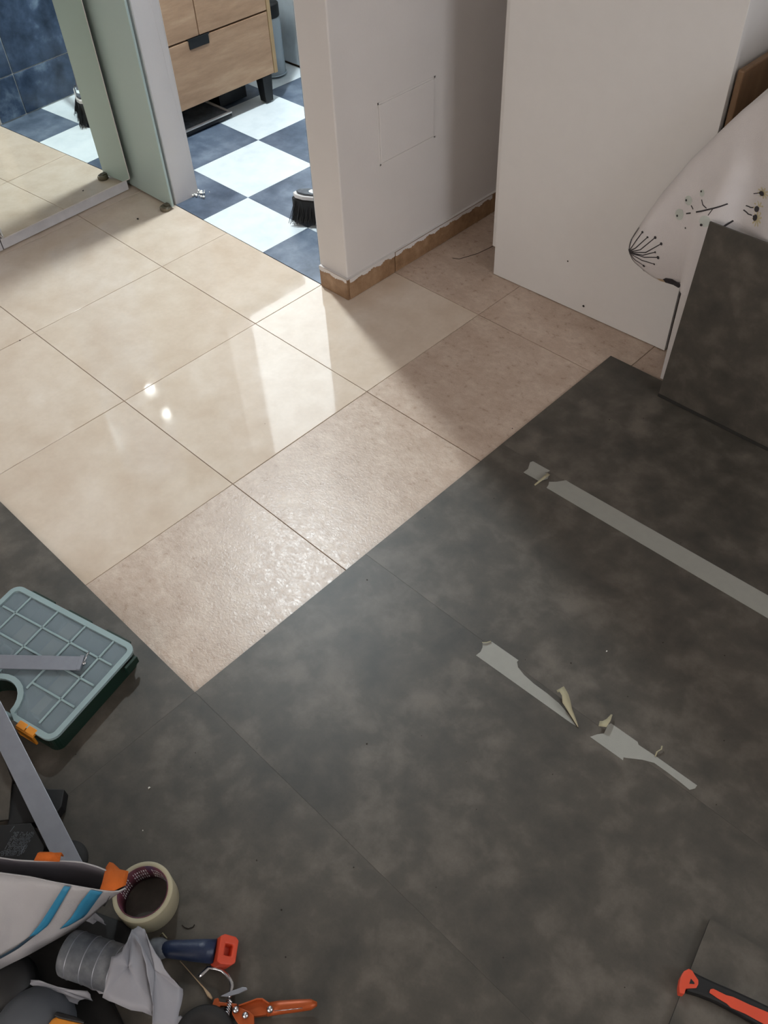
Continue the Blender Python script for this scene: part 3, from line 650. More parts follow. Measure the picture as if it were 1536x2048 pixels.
pn = MB().prism(outline(.003, GZ+.0445), (0,0,.0022)); pn.build('lid', M['pane'], to)
lr = MB(); P = outline(.0, GZ+.044); Q = outline(.011, GZ+.044)
n = len(P)
vs = P + Q + [p+V(0,0,.0065) for p in P] + [q+V(0,0,.0065) for q in Q]
fs = []
for i in range(n):
    j = (i+1) % n; fs += [(2*n+i, 2*n+j, 3*n+j, 3*n+i), (i, j, 2*n+j, 2*n+i), (n+i, 3*n+i, 3*n+j, n+j), (i, n+i, n+j, j)]
lr.add(vs, fs); lr.build('lid_rim', M['lidrib'], to)
rb = MB()
def rib(u0, v0, u1, v1, w=.0042):
    a, b = ob(u0, v0, GZ+.0480), ob(u1, v1, GZ+.0480); d = b-a
    rb.obox((a+b)/2, d/2, d.cross(V(0,0,1)).normalized()*w/2, V(0,0,.0016))
rib(.02, .055, .315, .055); rib(.02, .106, .315, .106); rib(.02, .158, .128, .158); rib(.205, .158, .315, .158)
for u in US: rib(u, .010, u, .215 if u in (.054, .279) else .172)
rb.build('lid_ribs', M['lidrib'], to, bevel=.0008, seg=1)
hn = MB().tube([ob(.106, .222, GZ+.040), ob(.120, .231, GZ+.040), ob(.1665, .2335, GZ+.040), ob(.213, .231, GZ+.040), ob(.227, .222, GZ+.040)], .0075, 10)
hn.build('handle', M['lidrib'], to)
for u in (.043, .245):
    l_ = MB().obox(ob(u+.0115, .2335, GZ+.0475), OU*.0105, OV*.007, V(0,0,.0035)).obox(ob(u+.0345, .2335, GZ+.0475), OU*.0105, OV*.007, V(0,0,.0035))
    l_.obox(ob(u+.023, .2405, GZ+.034), OU*.022, OV*.0025, V(0,0,.014)); l_.build('latch', M['orange'], to, bevel=.0016)
for u0 in (.026, .128, .229):
    MB().bar(ob(u0, -.0035, GZ+.042), ob(u0+.062, -.0035, GZ+.042), .006, .006).obox(ob(u0+.031, -.001, GZ+.038), OU*.034, OV*.002, V(0,0,.009)).build('hinge', M['green'], to, bevel=.001, seg=1)
MB().obox(ob(-.004, .030, GZ+.034), OU*.003, OV*.016, V(0,0,.009)).build('side_clip', M['green'], to, bevel=.001)
# wire hooks seen through the lid
def ringpts(c, r, a0, a1, n=14, z=.02):
    return [c + OU*math.cos(math.radians(a0+(a1-a0)*k/n))*r + OV*math.sin(math.radians(a0+(a1-a0)*k/n))*r*.8 + V(0,0,z) for k in range(n+1)]
for k, (c, r, a0, a1) in enumerate(((ob(.235,.125,GZ), .012, 20, 300), (ob(.215,.120,GZ), .010, 160, 400))):
    tag(MB().tube(ringpts(c, r, a0, a1, z=.034+.004*k), .0010, 6).build('wire_hook', M['steel']), ('bent steel wire hook under the frosted lid, nearer the handle hole', 'second bent wire hook under the frosted lid, just right of the first')[k], 'hook', 'wire hooks in the organizer')

# ---------------------------------------------------------------- aluminium strips
sa = MB().obox(*(lambda a, b: ((a+b)/2, (b-a)/2, (b-a).cross(V(0,0,1)).normalized()*.0155, V(0,0,.0012)))(Vector((0.4947,-0.6794,0.0600)), Vector((0.6628,-0.5314,0.0600))))
s1 = tag(sa.build('metal_strip', M['metal'], bevel=.0006), 'grey aluminium strip lying flat on the organizer lid, with a folded end', 'metal strip')
e = Vector((0.6602,-0.5345,0.0625)); d = (Vector((0.4947,-0.6794,0.0600)) - Vector((0.6628,-0.5314,0.0600))).normalized(); sd = d.cross(V(0,0,1)).normalized()
MB().obox(e, d*.004, sd*.016, V(0,0,.0030)).build('folded_end', M['metal'], s1, bevel=.0008)
hk = MB().tube([(0.6664,-0.5300,0.0640), (0.6653,-0.5240,0.0700), (0.6612,-0.5173,0.0720), (0.6567,-0.5105,0.0700)], .0016, 8); hk.build('pin', M['steel'], s1)
MB().lathe([(0,0),(.0045,0),(.0045,.003),(.003,.005),(0,.005)], (0.6654,-0.5295,0.0605), (0,0,1), 12).build('screw_head', M['steel'], s1)
a, b = (Vector((0.5188,-0.6897,0.0660))+Vector((0.5745,-0.7193,0.0660)))/2, (Vector((0.9801,-0.7409,0.0520))+Vector((0.9298,-0.7714,0.0520)))/2
a = (Vector((0.6147,-0.6803,0.0640))+Vector((0.7189,-0.7387,0.0640)))/2; d = (b-a); a = a - d*.35; b = b + d*.12
sd = d.cross(V(0,0,1)).normalized()
s2 = tag(MB().obox((a+b)/2, (b-a)/2, sd*.0185, V(0,0,.0015)).build('metal_strip', M['metal'], bevel=.0006), 'long grey aluminium strip running down from the organizer to the white bag', 'metal strip')

# ---------------------------------------------------------------- black boxes by the strip
def slab(name, pts, z0, z1, m, label=None, cat=None, parent=None, bevel=.002):
    o = MB().prism([V(p[0], p[1], z0) for p in pts], (0,0,z1-z0)).build(name, m, parent, bevel=bevel)
    if label: tag(o, label, cat)
    return o
bt = slab('battery_pack', [(0.8077,-0.8240,0.0460),(0.8601,-0.7663,0.0460),(0.9118,-0.7703,0.0460),(0.9324,-0.7941,0.0460),(0.8544,-0.8678,0.0460)], GZ, .046, M['black'], 'black power tool battery with fine pale printing on top, beside the white bag', 'battery')
pr_ = MB(); random.seed(4)
A0 = Vector((0.8744,-0.8310,0.0463)); Ux = Vector((0.8534,-0.7929,0.0463)) - A0; Vx = Vector((0.9013,-0.8056,0.0463)) - A0
for c in range(15):
    t = 0.0
    while t < .95:
        L_ = random.uniform(.03, .16)
        if random.random() < .82: p = A0 + Vx*(c/15*1.0) + Ux*t; pr_.bar(p - Vx*.35*0, p + Ux*min(L_, .97-t), .0010, .0003)
        t += L_ + .03
for p, q in (((0.8951,-0.8057,0.0463), (0.8873,-0.7936,0.0463)), ((0.8487,-0.7997,0.0463), (0.8450,-0.7891,0.0463))): pr_.bar(p, q, .0010, .0003)
for c in ((4,1703.5),): pass
for p, r in (((0.8703,-0.8269,0.0463), .0025), ((0.8772,-0.8215,0.0463), .0027), ((0.8864,-0.8128,0.0463), .0035)): pr_.lathe([(r-.001,0),(r,0),(r,.0003),(r-.001,.0003)], p, (0,0,1), 12, closed=True)
x = pr_.build('printed_label', M['dusty'], bt); x['kind'] = 'stuff'
slab('charger', [(0.7599,-0.7556,0.0300),(0.7733,-0.7353,0.0300),(0.8186,-0.7120,0.0300),(0.8397,-0.6935,0.0300),(0.8631,-0.7141,0.0300),(0.8704,-0.7414,0.0300),(0.8251,-0.7985,0.0300)], GZ, .030, M['black'], 'flat black plastic charger sticking out from beneath the long aluminium strip', 'charger')
slab('vinyl_offcut', [(0.5923,-0.7424,0.0340),(0.6700,-0.7285,0.0340),(0.7585,-0.7492,0.0340),(0.8192,-0.7907,0.0340),(0.7774,-0.8409,0.0340)], .0302, .0345, M['grey'], 'grey vinyl plank offcut at the left edge beside the black charger', 'offcut', bevel=.0005)
slab('spacer_block', [(0.5988,-0.7475,0.0300),(0.6728,-0.7368,0.0300),(0.7515,-0.7558,0.0300),(0.8036,-0.7921,0.0300),(0.7682,-0.8377,0.0300)], GZ, .030, M['softblack'], 'black block carrying the grey vinyl offcut at the left edge', 'block')
tag(MB().lathe([(.006,0),(.034,0),(.034,.004),(.006,.004)], (0.9413,-0.7584,0.0060), (0,0,1), 32, closed=True).build('cutting_disc', M['softblack']), 'thin black cutting disc half hidden under the long aluminium strip', 'disc')

# ---------------------------------------------------------------- tape roll
rc = V(*((1.0981,-0.7018,0.0550))); rc.z = GZ
rr = thing('masking_tape_roll', (rc.x, rc.y, GZ), 'roll of cream masking tape standing open side up beside the white bag', 'tape')
MB().lathe([(.0405,.0005),(.0475,.0005),(.048,.001),(.048,.049),(.0475,.0495),(.0405,.0495)], rc, (0,0,1), 56, closed=True).build('tape_winding', M['rolltape'], rr)
MB().lathe([(.0388,.0003),(.0404,.0003),(.0404,.0497),(.0388,.0497)], rc, (0,0,1), 56, closed=True).build('core', M['rollcore'], rr)
# printed strokes inside the core
st = MB(); random.seed(8)
for k in range(26):
    a = math.radians(95 + k*5.2); r = .0385
    if k % 9 in (7, 8): continue
    for zz in (.012, .024, .036):
        c = rc + V(math.cos(a)*r, math.sin(a)*r, zz); t = V(-math.sin(a), math.cos(a), 0)
        st.obox(c, t*random.uniform(.0004,.0009), V(math.cos(a),math.sin(a),0)*.0001, V(0,0,random.uniform(.002,.0045)))
x = st.build('core_print', M['paper'], rr); x['kind'] = 'stuff'

# ---------------------------------------------------------------- black pouch under everything
po = [(0.8681,-0.9173,0.0100),(0.9953,-0.7966,0.0100),(1.0757,-0.7580,0.0100),(1.1185,-0.7362,0.0100),(1.1405,-0.7382,0.0100),(1.1415,-0.7677,0.0100),(1.1618,-0.7930,0.0100),(1.1772,-0.8264,0.0100),(1.2385,-0.8368,0.0100),(1.2573,-0.8760,0.0100),(1.0922,-1.0345,0.0100)]
c = sum((Vector(p) for p in po), V(0,0,0))/len(po); c.z = 0; random.seed(6); rows = []
ring = []
for a, b in zip(po, po[1:]+po[:1]):
    for k in range(4): ring.append(Vector(a).lerp(Vector(b), k/4))
for s_ in (1.0, .985, .93, .8, .6, .4, .2, .02):
    r = []
    for i, p in enumerate(ring):
        q = V(c.x+(p.x-c.x)*s_, c.y+(p.y-c.y)*s_, 0); hh = GZ + .001 + (0 if s_ == 1 else .012*(1-s_)**.3 + .008*math.sin(q.x*90+q.y*40)*(1-s_)**.3)
        q.z = max(hh, GZ+.0008); r.append(q)
    rows.append(r + [r[0]])
pg = MB().grid(rows); tag(pg.build('tool_pouch', M['softblack']), 'black fabric tool pouch lying flat under the bag, can and white film', 'pouch')

# ---------------------------------------------------------------- white carrier bag
BAGF = [[(0.9160,-0.8904,0.2050),(0.9328,-0.9033,0.1950),(0.9469,-0.9166,0.1811),(0.9593,-0.9302,0.1646),(0.9710,-0.9441,0.1467),(0.9824,-0.9579,0.1283),(0.9938,-0.9719,0.1100),(1.0054,-0.9858,0.0917),(1.0170,-0.9998,0.0735)],
[(0.9258,-0.8835,0.2050),(0.9409,-0.8961,0.1938),(0.9534,-0.9092,0.1787),(0.9649,-0.9224,0.1619),(0.9767,-0.9356,0.1457),(0.9884,-0.9488,0.1292),(1.0000,-0.9621,0.1125),(1.0113,-0.9754,0.0952),(1.0222,-0.9889,0.0772)],
[(0.9354,-0.8766,0.2050),(0.9493,-0.8888,0.1933),(0.9614,-0.9014,0.1789),(0.9732,-0.9139,0.1640),(0.9849,-0.9265,0.1490),(0.9960,-0.9392,0.1329),(1.0065,-0.9521,0.1157),(1.0164,-0.9653,0.0972),(1.0256,-0.9787,0.0775)],
[(0.9451,-0.8697,0.2050),(0.9587,-0.8814,0.1943),(0.9709,-0.8933,0.1814),(0.9824,-0.9053,0.1675),(0.9926,-0.9176,0.1514),(1.0020,-0.9301,0.1337),(1.0107,-0.9429,0.1147),(1.0190,-0.9558,0.0946),(1.0271,-0.9690,0.0739)],
[(0.9548,-0.8628,0.2050),(0.9681,-0.8740,0.1953),(0.9793,-0.8855,0.1823),(0.9892,-0.8972,0.1670),(0.9977,-0.9093,0.1492),(1.0056,-0.9215,0.1303),(1.0135,-0.9339,0.1109),(1.0214,-0.9464,0.0914),(1.0295,-0.9589,0.0720)],
[(0.9644,-0.8559,0.2050),(0.9765,-0.8668,0.1947),(0.9860,-0.8780,0.1802),(0.9941,-0.8894,0.1633),(1.0021,-0.9010,0.1458),(1.0100,-0.9127,0.1280),(1.0180,-0.9244,0.1103),(1.0261,-0.9362,0.0927),(1.0343,-0.9481,0.0749)],
[(0.9740,-0.8491,0.2050),(0.9845,-0.8596,0.1935),(0.9929,-0.8704,0.1784),(1.0006,-0.8813,0.1621),(1.0088,-0.8923,0.1465),(1.0169,-0.9033,0.1304),(1.0247,-0.9144,0.1138),(1.0321,-0.9257,0.0964),(1.0392,-0.9372,0.0779)],
[(0.9835,-0.8422,0.2050),(0.9932,-0.8523,0.1935),(1.0015,-0.8625,0.1797),(1.0096,-0.8728,0.1654),(1.0172,-0.8832,0.1502),(1.0243,-0.8938,0.1338),(1.0306,-0.9046,0.1159),(1.0364,-0.9157,0.0968),(1.0418,-0.9269,0.0764)],
[(0.9931,-0.8354,0.2050),(1.0027,-0.8449,0.1948),(1.0108,-0.8546,0.1821),(1.0181,-0.8644,0.1679),(1.0241,-0.8745,0.1511),(1.0293,-0.8848,0.1328),(1.0341,-0.8953,0.1134),(1.0387,-0.9060,0.0932),(1.0433,-0.9168,0.0727)],
[(1.0025,-0.8285,0.2050),(1.0115,-0.8375,0.1952),(1.0185,-0.8468,0.1818),(1.0240,-0.8563,0.1658),(1.0286,-0.8661,0.1478),(1.0330,-0.8760,0.1291),(1.0374,-0.8860,0.1101),(1.0420,-0.8961,0.0913),(1.0468,-0.9063,0.0726)],
[(1.0118,-0.8217,0.2050),(1.0195,-0.8303,0.1942),(1.0249,-0.8392,0.1793),(1.0292,-0.8484,0.1623),(1.0337,-0.8576,0.1454),(1.0383,-0.8669,0.1284),(1.0430,-0.8763,0.1113),(1.0476,-0.8858,0.0940),(1.0522,-0.8954,0.0762)],
[(1.0211,-0.8148,0.2050),(1.0275,-0.8230,0.1933),(1.0323,-0.8315,0.1785),(1.0367,-0.8401,0.1629),(1.0414,-0.8487,0.1477),(1.0458,-0.8574,0.1318),(1.0499,-0.8663,0.1150),(1.0535,-0.8753,0.0971),(1.0567,-0.8846,0.0779)],
[(1.0305,-0.8079,0.2050),(1.0364,-0.8157,0.1939),(1.0412,-0.8236,0.1806),(1.0458,-0.8316,0.1667),(1.0495,-0.8397,0.1511),(1.0526,-0.8481,0.1340),(1.0551,-0.8566,0.1155),(1.0571,-0.8653,0.0958),(1.0588,-0.8742,0.0751)],
[(1.0406,-0.8016,0.2050),(1.0463,-0.8087,0.1951),(1.0505,-0.8160,0.1824),(1.0537,-0.8235,0.1677),(1.0556,-0.8311,0.1503),(1.0570,-0.8390,0.1316),(1.0581,-0.8470,0.1120),(1.0592,-0.8552,0.0920),(1.0604,-0.8634,0.0721)],
[(1.0506,-0.7953,0.2050),(1.0554,-0.8018,0.1950),(1.0580,-0.8086,0.1810),(1.0594,-0.8156,0.1644),(1.0602,-0.8227,0.1465),(1.0610,-0.8299,0.1283),(1.0619,-0.8373,0.1100),(1.0630,-0.8447,0.0918),(1.0643,-0.8522,0.0737)],
[(1.0607,-0.7890,0.2050),(1.0639,-0.7950,0.1938),(1.0650,-0.8012,0.1787),(1.0655,-0.8076,0.1619),(1.0663,-0.8140,0.1457),(1.0672,-0.8206,0.1293),(1.0680,-0.8272,0.1126),(1.0688,-0.8339,0.0954),(1.0692,-0.8407,0.0773)],
[(1.0705,-0.7825,0.2050),(1.0725,-0.7880,0.1933),(1.0733,-0.7936,0.1790),(1.0739,-0.7993,0.1641),(1.0745,-0.8051,0.1491),(1.0747,-0.8110,0.1330),(1.0745,-0.8170,0.1158),(1.0737,-0.8232,0.0972),(1.0724,-0.8296,0.0774)],
[(1.0801,-0.7760,0.2050),(1.0819,-0.7809,0.1944),(1.0826,-0.7859,0.1815),(1.0829,-0.7910,0.1676),(1.0821,-0.7963,0.1514),(1.0807,-0.8016,0.1337),(1.0787,-0.8071,0.1145),(1.0763,-0.8128,0.0944),(1.0738,-0.8185,0.0737)],
[(1.0897,-0.7696,0.2050),(1.0911,-0.7739,0.1953),(1.0910,-0.7783,0.1822),(1.0897,-0.7829,0.1669),(1.0873,-0.7875,0.1490),(1.0846,-0.7923,0.1302),(1.0817,-0.7972,0.1108),(1.0789,-0.8022,0.0914),(1.0763,-0.8073,0.0721)],
[(1.0992,-0.7631,0.2050),(1.0993,-0.7667,0.1946),(1.0973,-0.7704,0.1801),(1.0942,-0.7742,0.1631),(1.0910,-0.7781,0.1457),(1.0877,-0.7820,0.1280),(1.0846,-0.7860,0.1104),(1.0816,-0.7901,0.0928),(1.0786,-0.7943,0.0750)],
[(1.1087,-0.7566,0.2050),(1.1071,-0.7595,0.1934),(1.1038,-0.7624,0.1784),(1.1001,-0.7654,0.1622),(1.0967,-0.7684,0.1466),(1.0932,-0.7715,0.1306),(1.0895,-0.7747,0.1140),(1.0854,-0.7779,0.0965),(1.0809,-0.7813,0.0779)],
[(1.1182,-0.7501,0.2050),(1.1155,-0.7522,0.1936),(1.1117,-0.7542,0.1798),(1.1078,-0.7563,0.1655),(1.1034,-0.7585,0.1503),(1.0985,-0.7607,0.1338),(1.0929,-0.7630,0.1159),(1.0868,-0.7653,0.0967),(1.0802,-0.7677,0.0763)],
[(1.1271,-0.7434,0.2050),(1.1239,-0.7446,0.1948),(1.1196,-0.7458,0.1821),(1.1145,-0.7470,0.1679),(1.1082,-0.7483,0.1511),(1.1012,-0.7496,0.1327),(1.0937,-0.7509,0.1132),(1.0859,-0.7522,0.0931),(1.0781,-0.7536,0.0726)],
[(1.1357,-0.7364,0.2050),(1.1318,-0.7369,0.1952),(1.1261,-0.7373,0.1817),(1.1192,-0.7378,0.1657),(1.1114,-0.7383,0.1476),(1.1033,-0.7387,0.1290),(1.0951,-0.7392,0.1101),(1.0869,-0.7397,0.0913),(1.0789,-0.7402,0.0727)],
[(1.1422,-0.7297,0.2050),(1.1373,-0.7297,0.1943),(1.1308,-0.7296,0.1804),(1.1236,-0.7296,0.1649),(1.1159,-0.7295,0.1484),(1.1078,-0.7294,0.1310),(1.0993,-0.7293,0.1130),(1.0906,-0.7292,0.0942),(1.0816,-0.7291,0.0750)],
[(1.1440,-0.7249,0.2050),(1.1390,-0.7248,0.1943),(1.1325,-0.7247,0.1804),(1.1252,-0.7245,0.1649),(1.1175,-0.7243,0.1484),(1.1093,-0.7241,0.1310),(1.1008,-0.7239,0.1130),(1.0920,-0.7237,0.0942),(1.0830,-0.7234,0.0750)],
[(1.1455,-0.7208,0.2050),(1.1383,-0.7206,0.1897),(1.1290,-0.7202,0.1699),(1.1186,-0.7198,0.1480),(1.1075,-0.7194,0.1245),(1.0958,-0.7190,0.0997),(1.0842,-0.7186,0.0750),(1.0843,-0.7187,0.0750),(1.0844,-0.7188,0.0750)]]
BAGB = [[(0.8983,-0.8859,0.1950),(0.8872,-0.8921,0.1683),(0.8763,-0.8984,0.1417),(0.8656,-0.9049,0.1150),(0.8544,-0.9110,0.0883),(0.8409,-0.9161,0.0617),(0.8276,-0.9212,0.0350)],
[(0.9069,-0.8782,0.1950),(0.8963,-0.8845,0.1683),(0.8859,-0.8909,0.1417),(0.8757,-0.8974,0.1150),(0.8649,-0.9035,0.0883),(0.8516,-0.9084,0.0617),(0.8384,-0.9134,0.0350)],
[(0.9155,-0.8706,0.1950),(0.9054,-0.8769,0.1683),(0.8955,-0.8833,0.1417),(0.8858,-0.8899,0.1150),(0.8753,-0.8960,0.0883),(0.8622,-0.9008,0.0617),(0.8493,-0.9056,0.0350)],
[(0.9242,-0.8630,0.1950),(0.9145,-0.8693,0.1683),(0.9050,-0.8758,0.1417),(0.8958,-0.8824,0.1150),(0.8858,-0.8885,0.0883),(0.8729,-0.8932,0.0617),(0.8601,-0.8979,0.0350)],
[(0.9328,-0.8553,0.1950),(0.9235,-0.8617,0.1683),(0.9146,-0.8682,0.1417),(0.9058,-0.8749,0.1150),(0.8962,-0.8811,0.0883),(0.8835,-0.8856,0.0617),(0.8708,-0.8902,0.0350)],
[(0.9414,-0.8477,0.1950),(0.9326,-0.8542,0.1683),(0.9241,-0.8607,0.1417),(0.9158,-0.8674,0.1150),(0.9066,-0.8736,0.0883),(0.8940,-0.8780,0.0617),(0.8816,-0.8825,0.0350)],
[(0.9500,-0.8401,0.1950),(0.9417,-0.8466,0.1683),(0.9336,-0.8532,0.1417),(0.9258,-0.8600,0.1150),(0.9170,-0.8662,0.0883),(0.9046,-0.8705,0.0617),(0.8923,-0.8748,0.0350)],
[(0.9586,-0.8325,0.1950),(0.9507,-0.8390,0.1683),(0.9431,-0.8457,0.1417),(0.9358,-0.8526,0.1150),(0.9274,-0.8588,0.0883),(0.9151,-0.8629,0.0617),(0.9030,-0.8671,0.0350)],
[(0.9671,-0.8249,0.1950),(0.9597,-0.8315,0.1683),(0.9526,-0.8383,0.1417),(0.9457,-0.8451,0.1150),(0.9377,-0.8514,0.0883),(0.9256,-0.8554,0.0617),(0.9137,-0.8595,0.0350)],
[(0.9768,-0.8180,0.1950),(0.9695,-0.8244,0.1683),(0.9625,-0.8310,0.1417),(0.9557,-0.8378,0.1150),(0.9478,-0.8439,0.0883),(0.9359,-0.8478,0.0617),(0.9242,-0.8517,0.0350)],
[(0.9864,-0.8110,0.1950),(0.9793,-0.8173,0.1683),(0.9723,-0.8238,0.1417),(0.9657,-0.8305,0.1150),(0.9579,-0.8365,0.0883),(0.9462,-0.8402,0.0617),(0.9346,-0.8440,0.0350)],
[(0.9954,-0.8037,0.1950),(0.9885,-0.8100,0.1683),(0.9819,-0.8165,0.1417),(0.9755,-0.8231,0.1150),(0.9680,-0.8290,0.0883),(0.9565,-0.8326,0.0617),(0.9450,-0.8363,0.0350)],
[(1.0041,-0.7962,0.1950),(0.9975,-0.8025,0.1683),(0.9913,-0.8090,0.1417),(0.9853,-0.8157,0.1150),(0.9781,-0.8216,0.0883),(0.9667,-0.8251,0.0617),(0.9554,-0.8286,0.0350)],
[(1.0127,-0.7887,0.1950),(1.0067,-0.7952,0.1683),(1.0011,-0.8019,0.1417),(0.9957,-0.8087,0.1150),(0.9890,-0.8147,0.0883),(0.9778,-0.8181,0.0617),(0.9667,-0.8215,0.0350)],
[(1.0208,-0.7810,0.1950),(1.0156,-0.7877,0.1683),(1.0107,-0.7946,0.1417),(1.0060,-0.8017,0.1150),(0.9999,-0.8079,0.0883),(0.9889,-0.8111,0.0617),(0.9780,-0.8144,0.0350)],
[(1.0288,-0.7731,0.1950),(1.0243,-0.7801,0.1683),(1.0201,-0.7873,0.1417),(1.0162,-0.7946,0.1150),(1.0108,-0.8010,0.0883),(0.9999,-0.8041,0.0617),(0.9892,-0.8073,0.0350)],
[(1.0367,-0.7652,0.1950),(1.0329,-0.7725,0.1683),(1.0294,-0.7799,0.1417),(1.0262,-0.7875,0.1150),(1.0213,-0.7940,0.0883),(1.0107,-0.7970,0.0617),(1.0001,-0.8001,0.0350)],
[(1.0454,-0.7578,0.1950),(1.0420,-0.7651,0.1683),(1.0390,-0.7727,0.1417),(1.0362,-0.7804,0.1150),(1.0317,-0.7870,0.0883),(1.0212,-0.7898,0.0617),(1.0109,-0.7928,0.0350)],
[(1.0540,-0.7504,0.1950),(1.0511,-0.7578,0.1683),(1.0485,-0.7655,0.1417),(1.0462,-0.7733,0.1150),(1.0421,-0.7799,0.0883),(1.0318,-0.7827,0.0617),(1.0216,-0.7855,0.0350)],
[(1.0633,-0.7435,0.1950),(1.0607,-0.7509,0.1683),(1.0583,-0.7585,0.1417),(1.0563,-0.7663,0.1150),(1.0524,-0.7729,0.0883),(1.0423,-0.7755,0.0617),(1.0323,-0.7782,0.0350)],
[(1.0740,-0.7374,0.1950),(1.0712,-0.7446,0.1683),(1.0688,-0.7519,0.1417),(1.0666,-0.7595,0.1150),(1.0627,-0.7659,0.0883),(1.0527,-0.7684,0.0617),(1.0429,-0.7710,0.0350)],
[(1.0850,-0.7316,0.1950),(1.0820,-0.7385,0.1683),(1.0793,-0.7455,0.1417),(1.0770,-0.7528,0.1150),(1.0729,-0.7589,0.0883),(1.0631,-0.7613,0.0617),(1.0535,-0.7637,0.0350)],
[(1.0967,-0.7264,0.1950),(1.0932,-0.7327,0.1683),(1.0900,-0.7392,0.1417),(1.0870,-0.7459,0.1150),(1.0826,-0.7515,0.0883),(1.0729,-0.7538,0.0617),(1.0634,-0.7561,0.0350)],
[(1.1101,-0.7223,0.1950),(1.1144,-0.7260,0.1923),(1.1186,-0.7298,0.1897),(1.1229,-0.7335,0.1870),(1.1257,-0.7362,0.1843),(1.1244,-0.7362,0.1817),(1.1231,-0.7362,0.1790)],
[(1.1220,-0.7191,0.1950),(1.1249,-0.7219,0.1923),(1.1277,-0.7246,0.1897),(1.1305,-0.7274,0.1870),(1.1323,-0.7294,0.1843),(1.1310,-0.7294,0.1817),(1.1298,-0.7294,0.1790)],
[(1.1303,-0.7186,0.1950),(1.1314,-0.7202,0.1923),(1.1325,-0.7218,0.1897),(1.1336,-0.7234,0.1870),(1.1341,-0.7246,0.1843),(1.1328,-0.7245,0.1817),(1.1315,-0.7245,0.1790)],
[(1.1379,-0.7187,0.1950),(1.1374,-0.7191,0.1923),(1.1368,-0.7196,0.1897),(1.1363,-0.7200,0.1870),(1.1356,-0.7204,0.1843),(1.1343,-0.7203,0.1817),(1.1331,-0.7203,0.1790)]]
bgt = thing('carrier_bag', (BAGF[0][0][0], BAGF[0][0][1], GZ), 'white woven carrier bag with slanting blue stripes and orange straps', 'bag')
bgl = root_loc(bgt)
MB().grid([[Vector(p) for p in r] for r in BAGF]).build('front_panel', M['bag'], bgt, solid=.0012)
MB().grid([[Vector(p) for p in r] for r in BAGB]).build('back_panel', M['bagin'], bgt, solid=.0012)
MB().tube([Vector(r[0]) + V(0,0,.0005) for r in BAGB], .0011, 6).tube([Vector(r[0]) + V(0,0,.0005) for r in BAGF], .0011, 6).build('rim_hem', M['bag'], bgt)
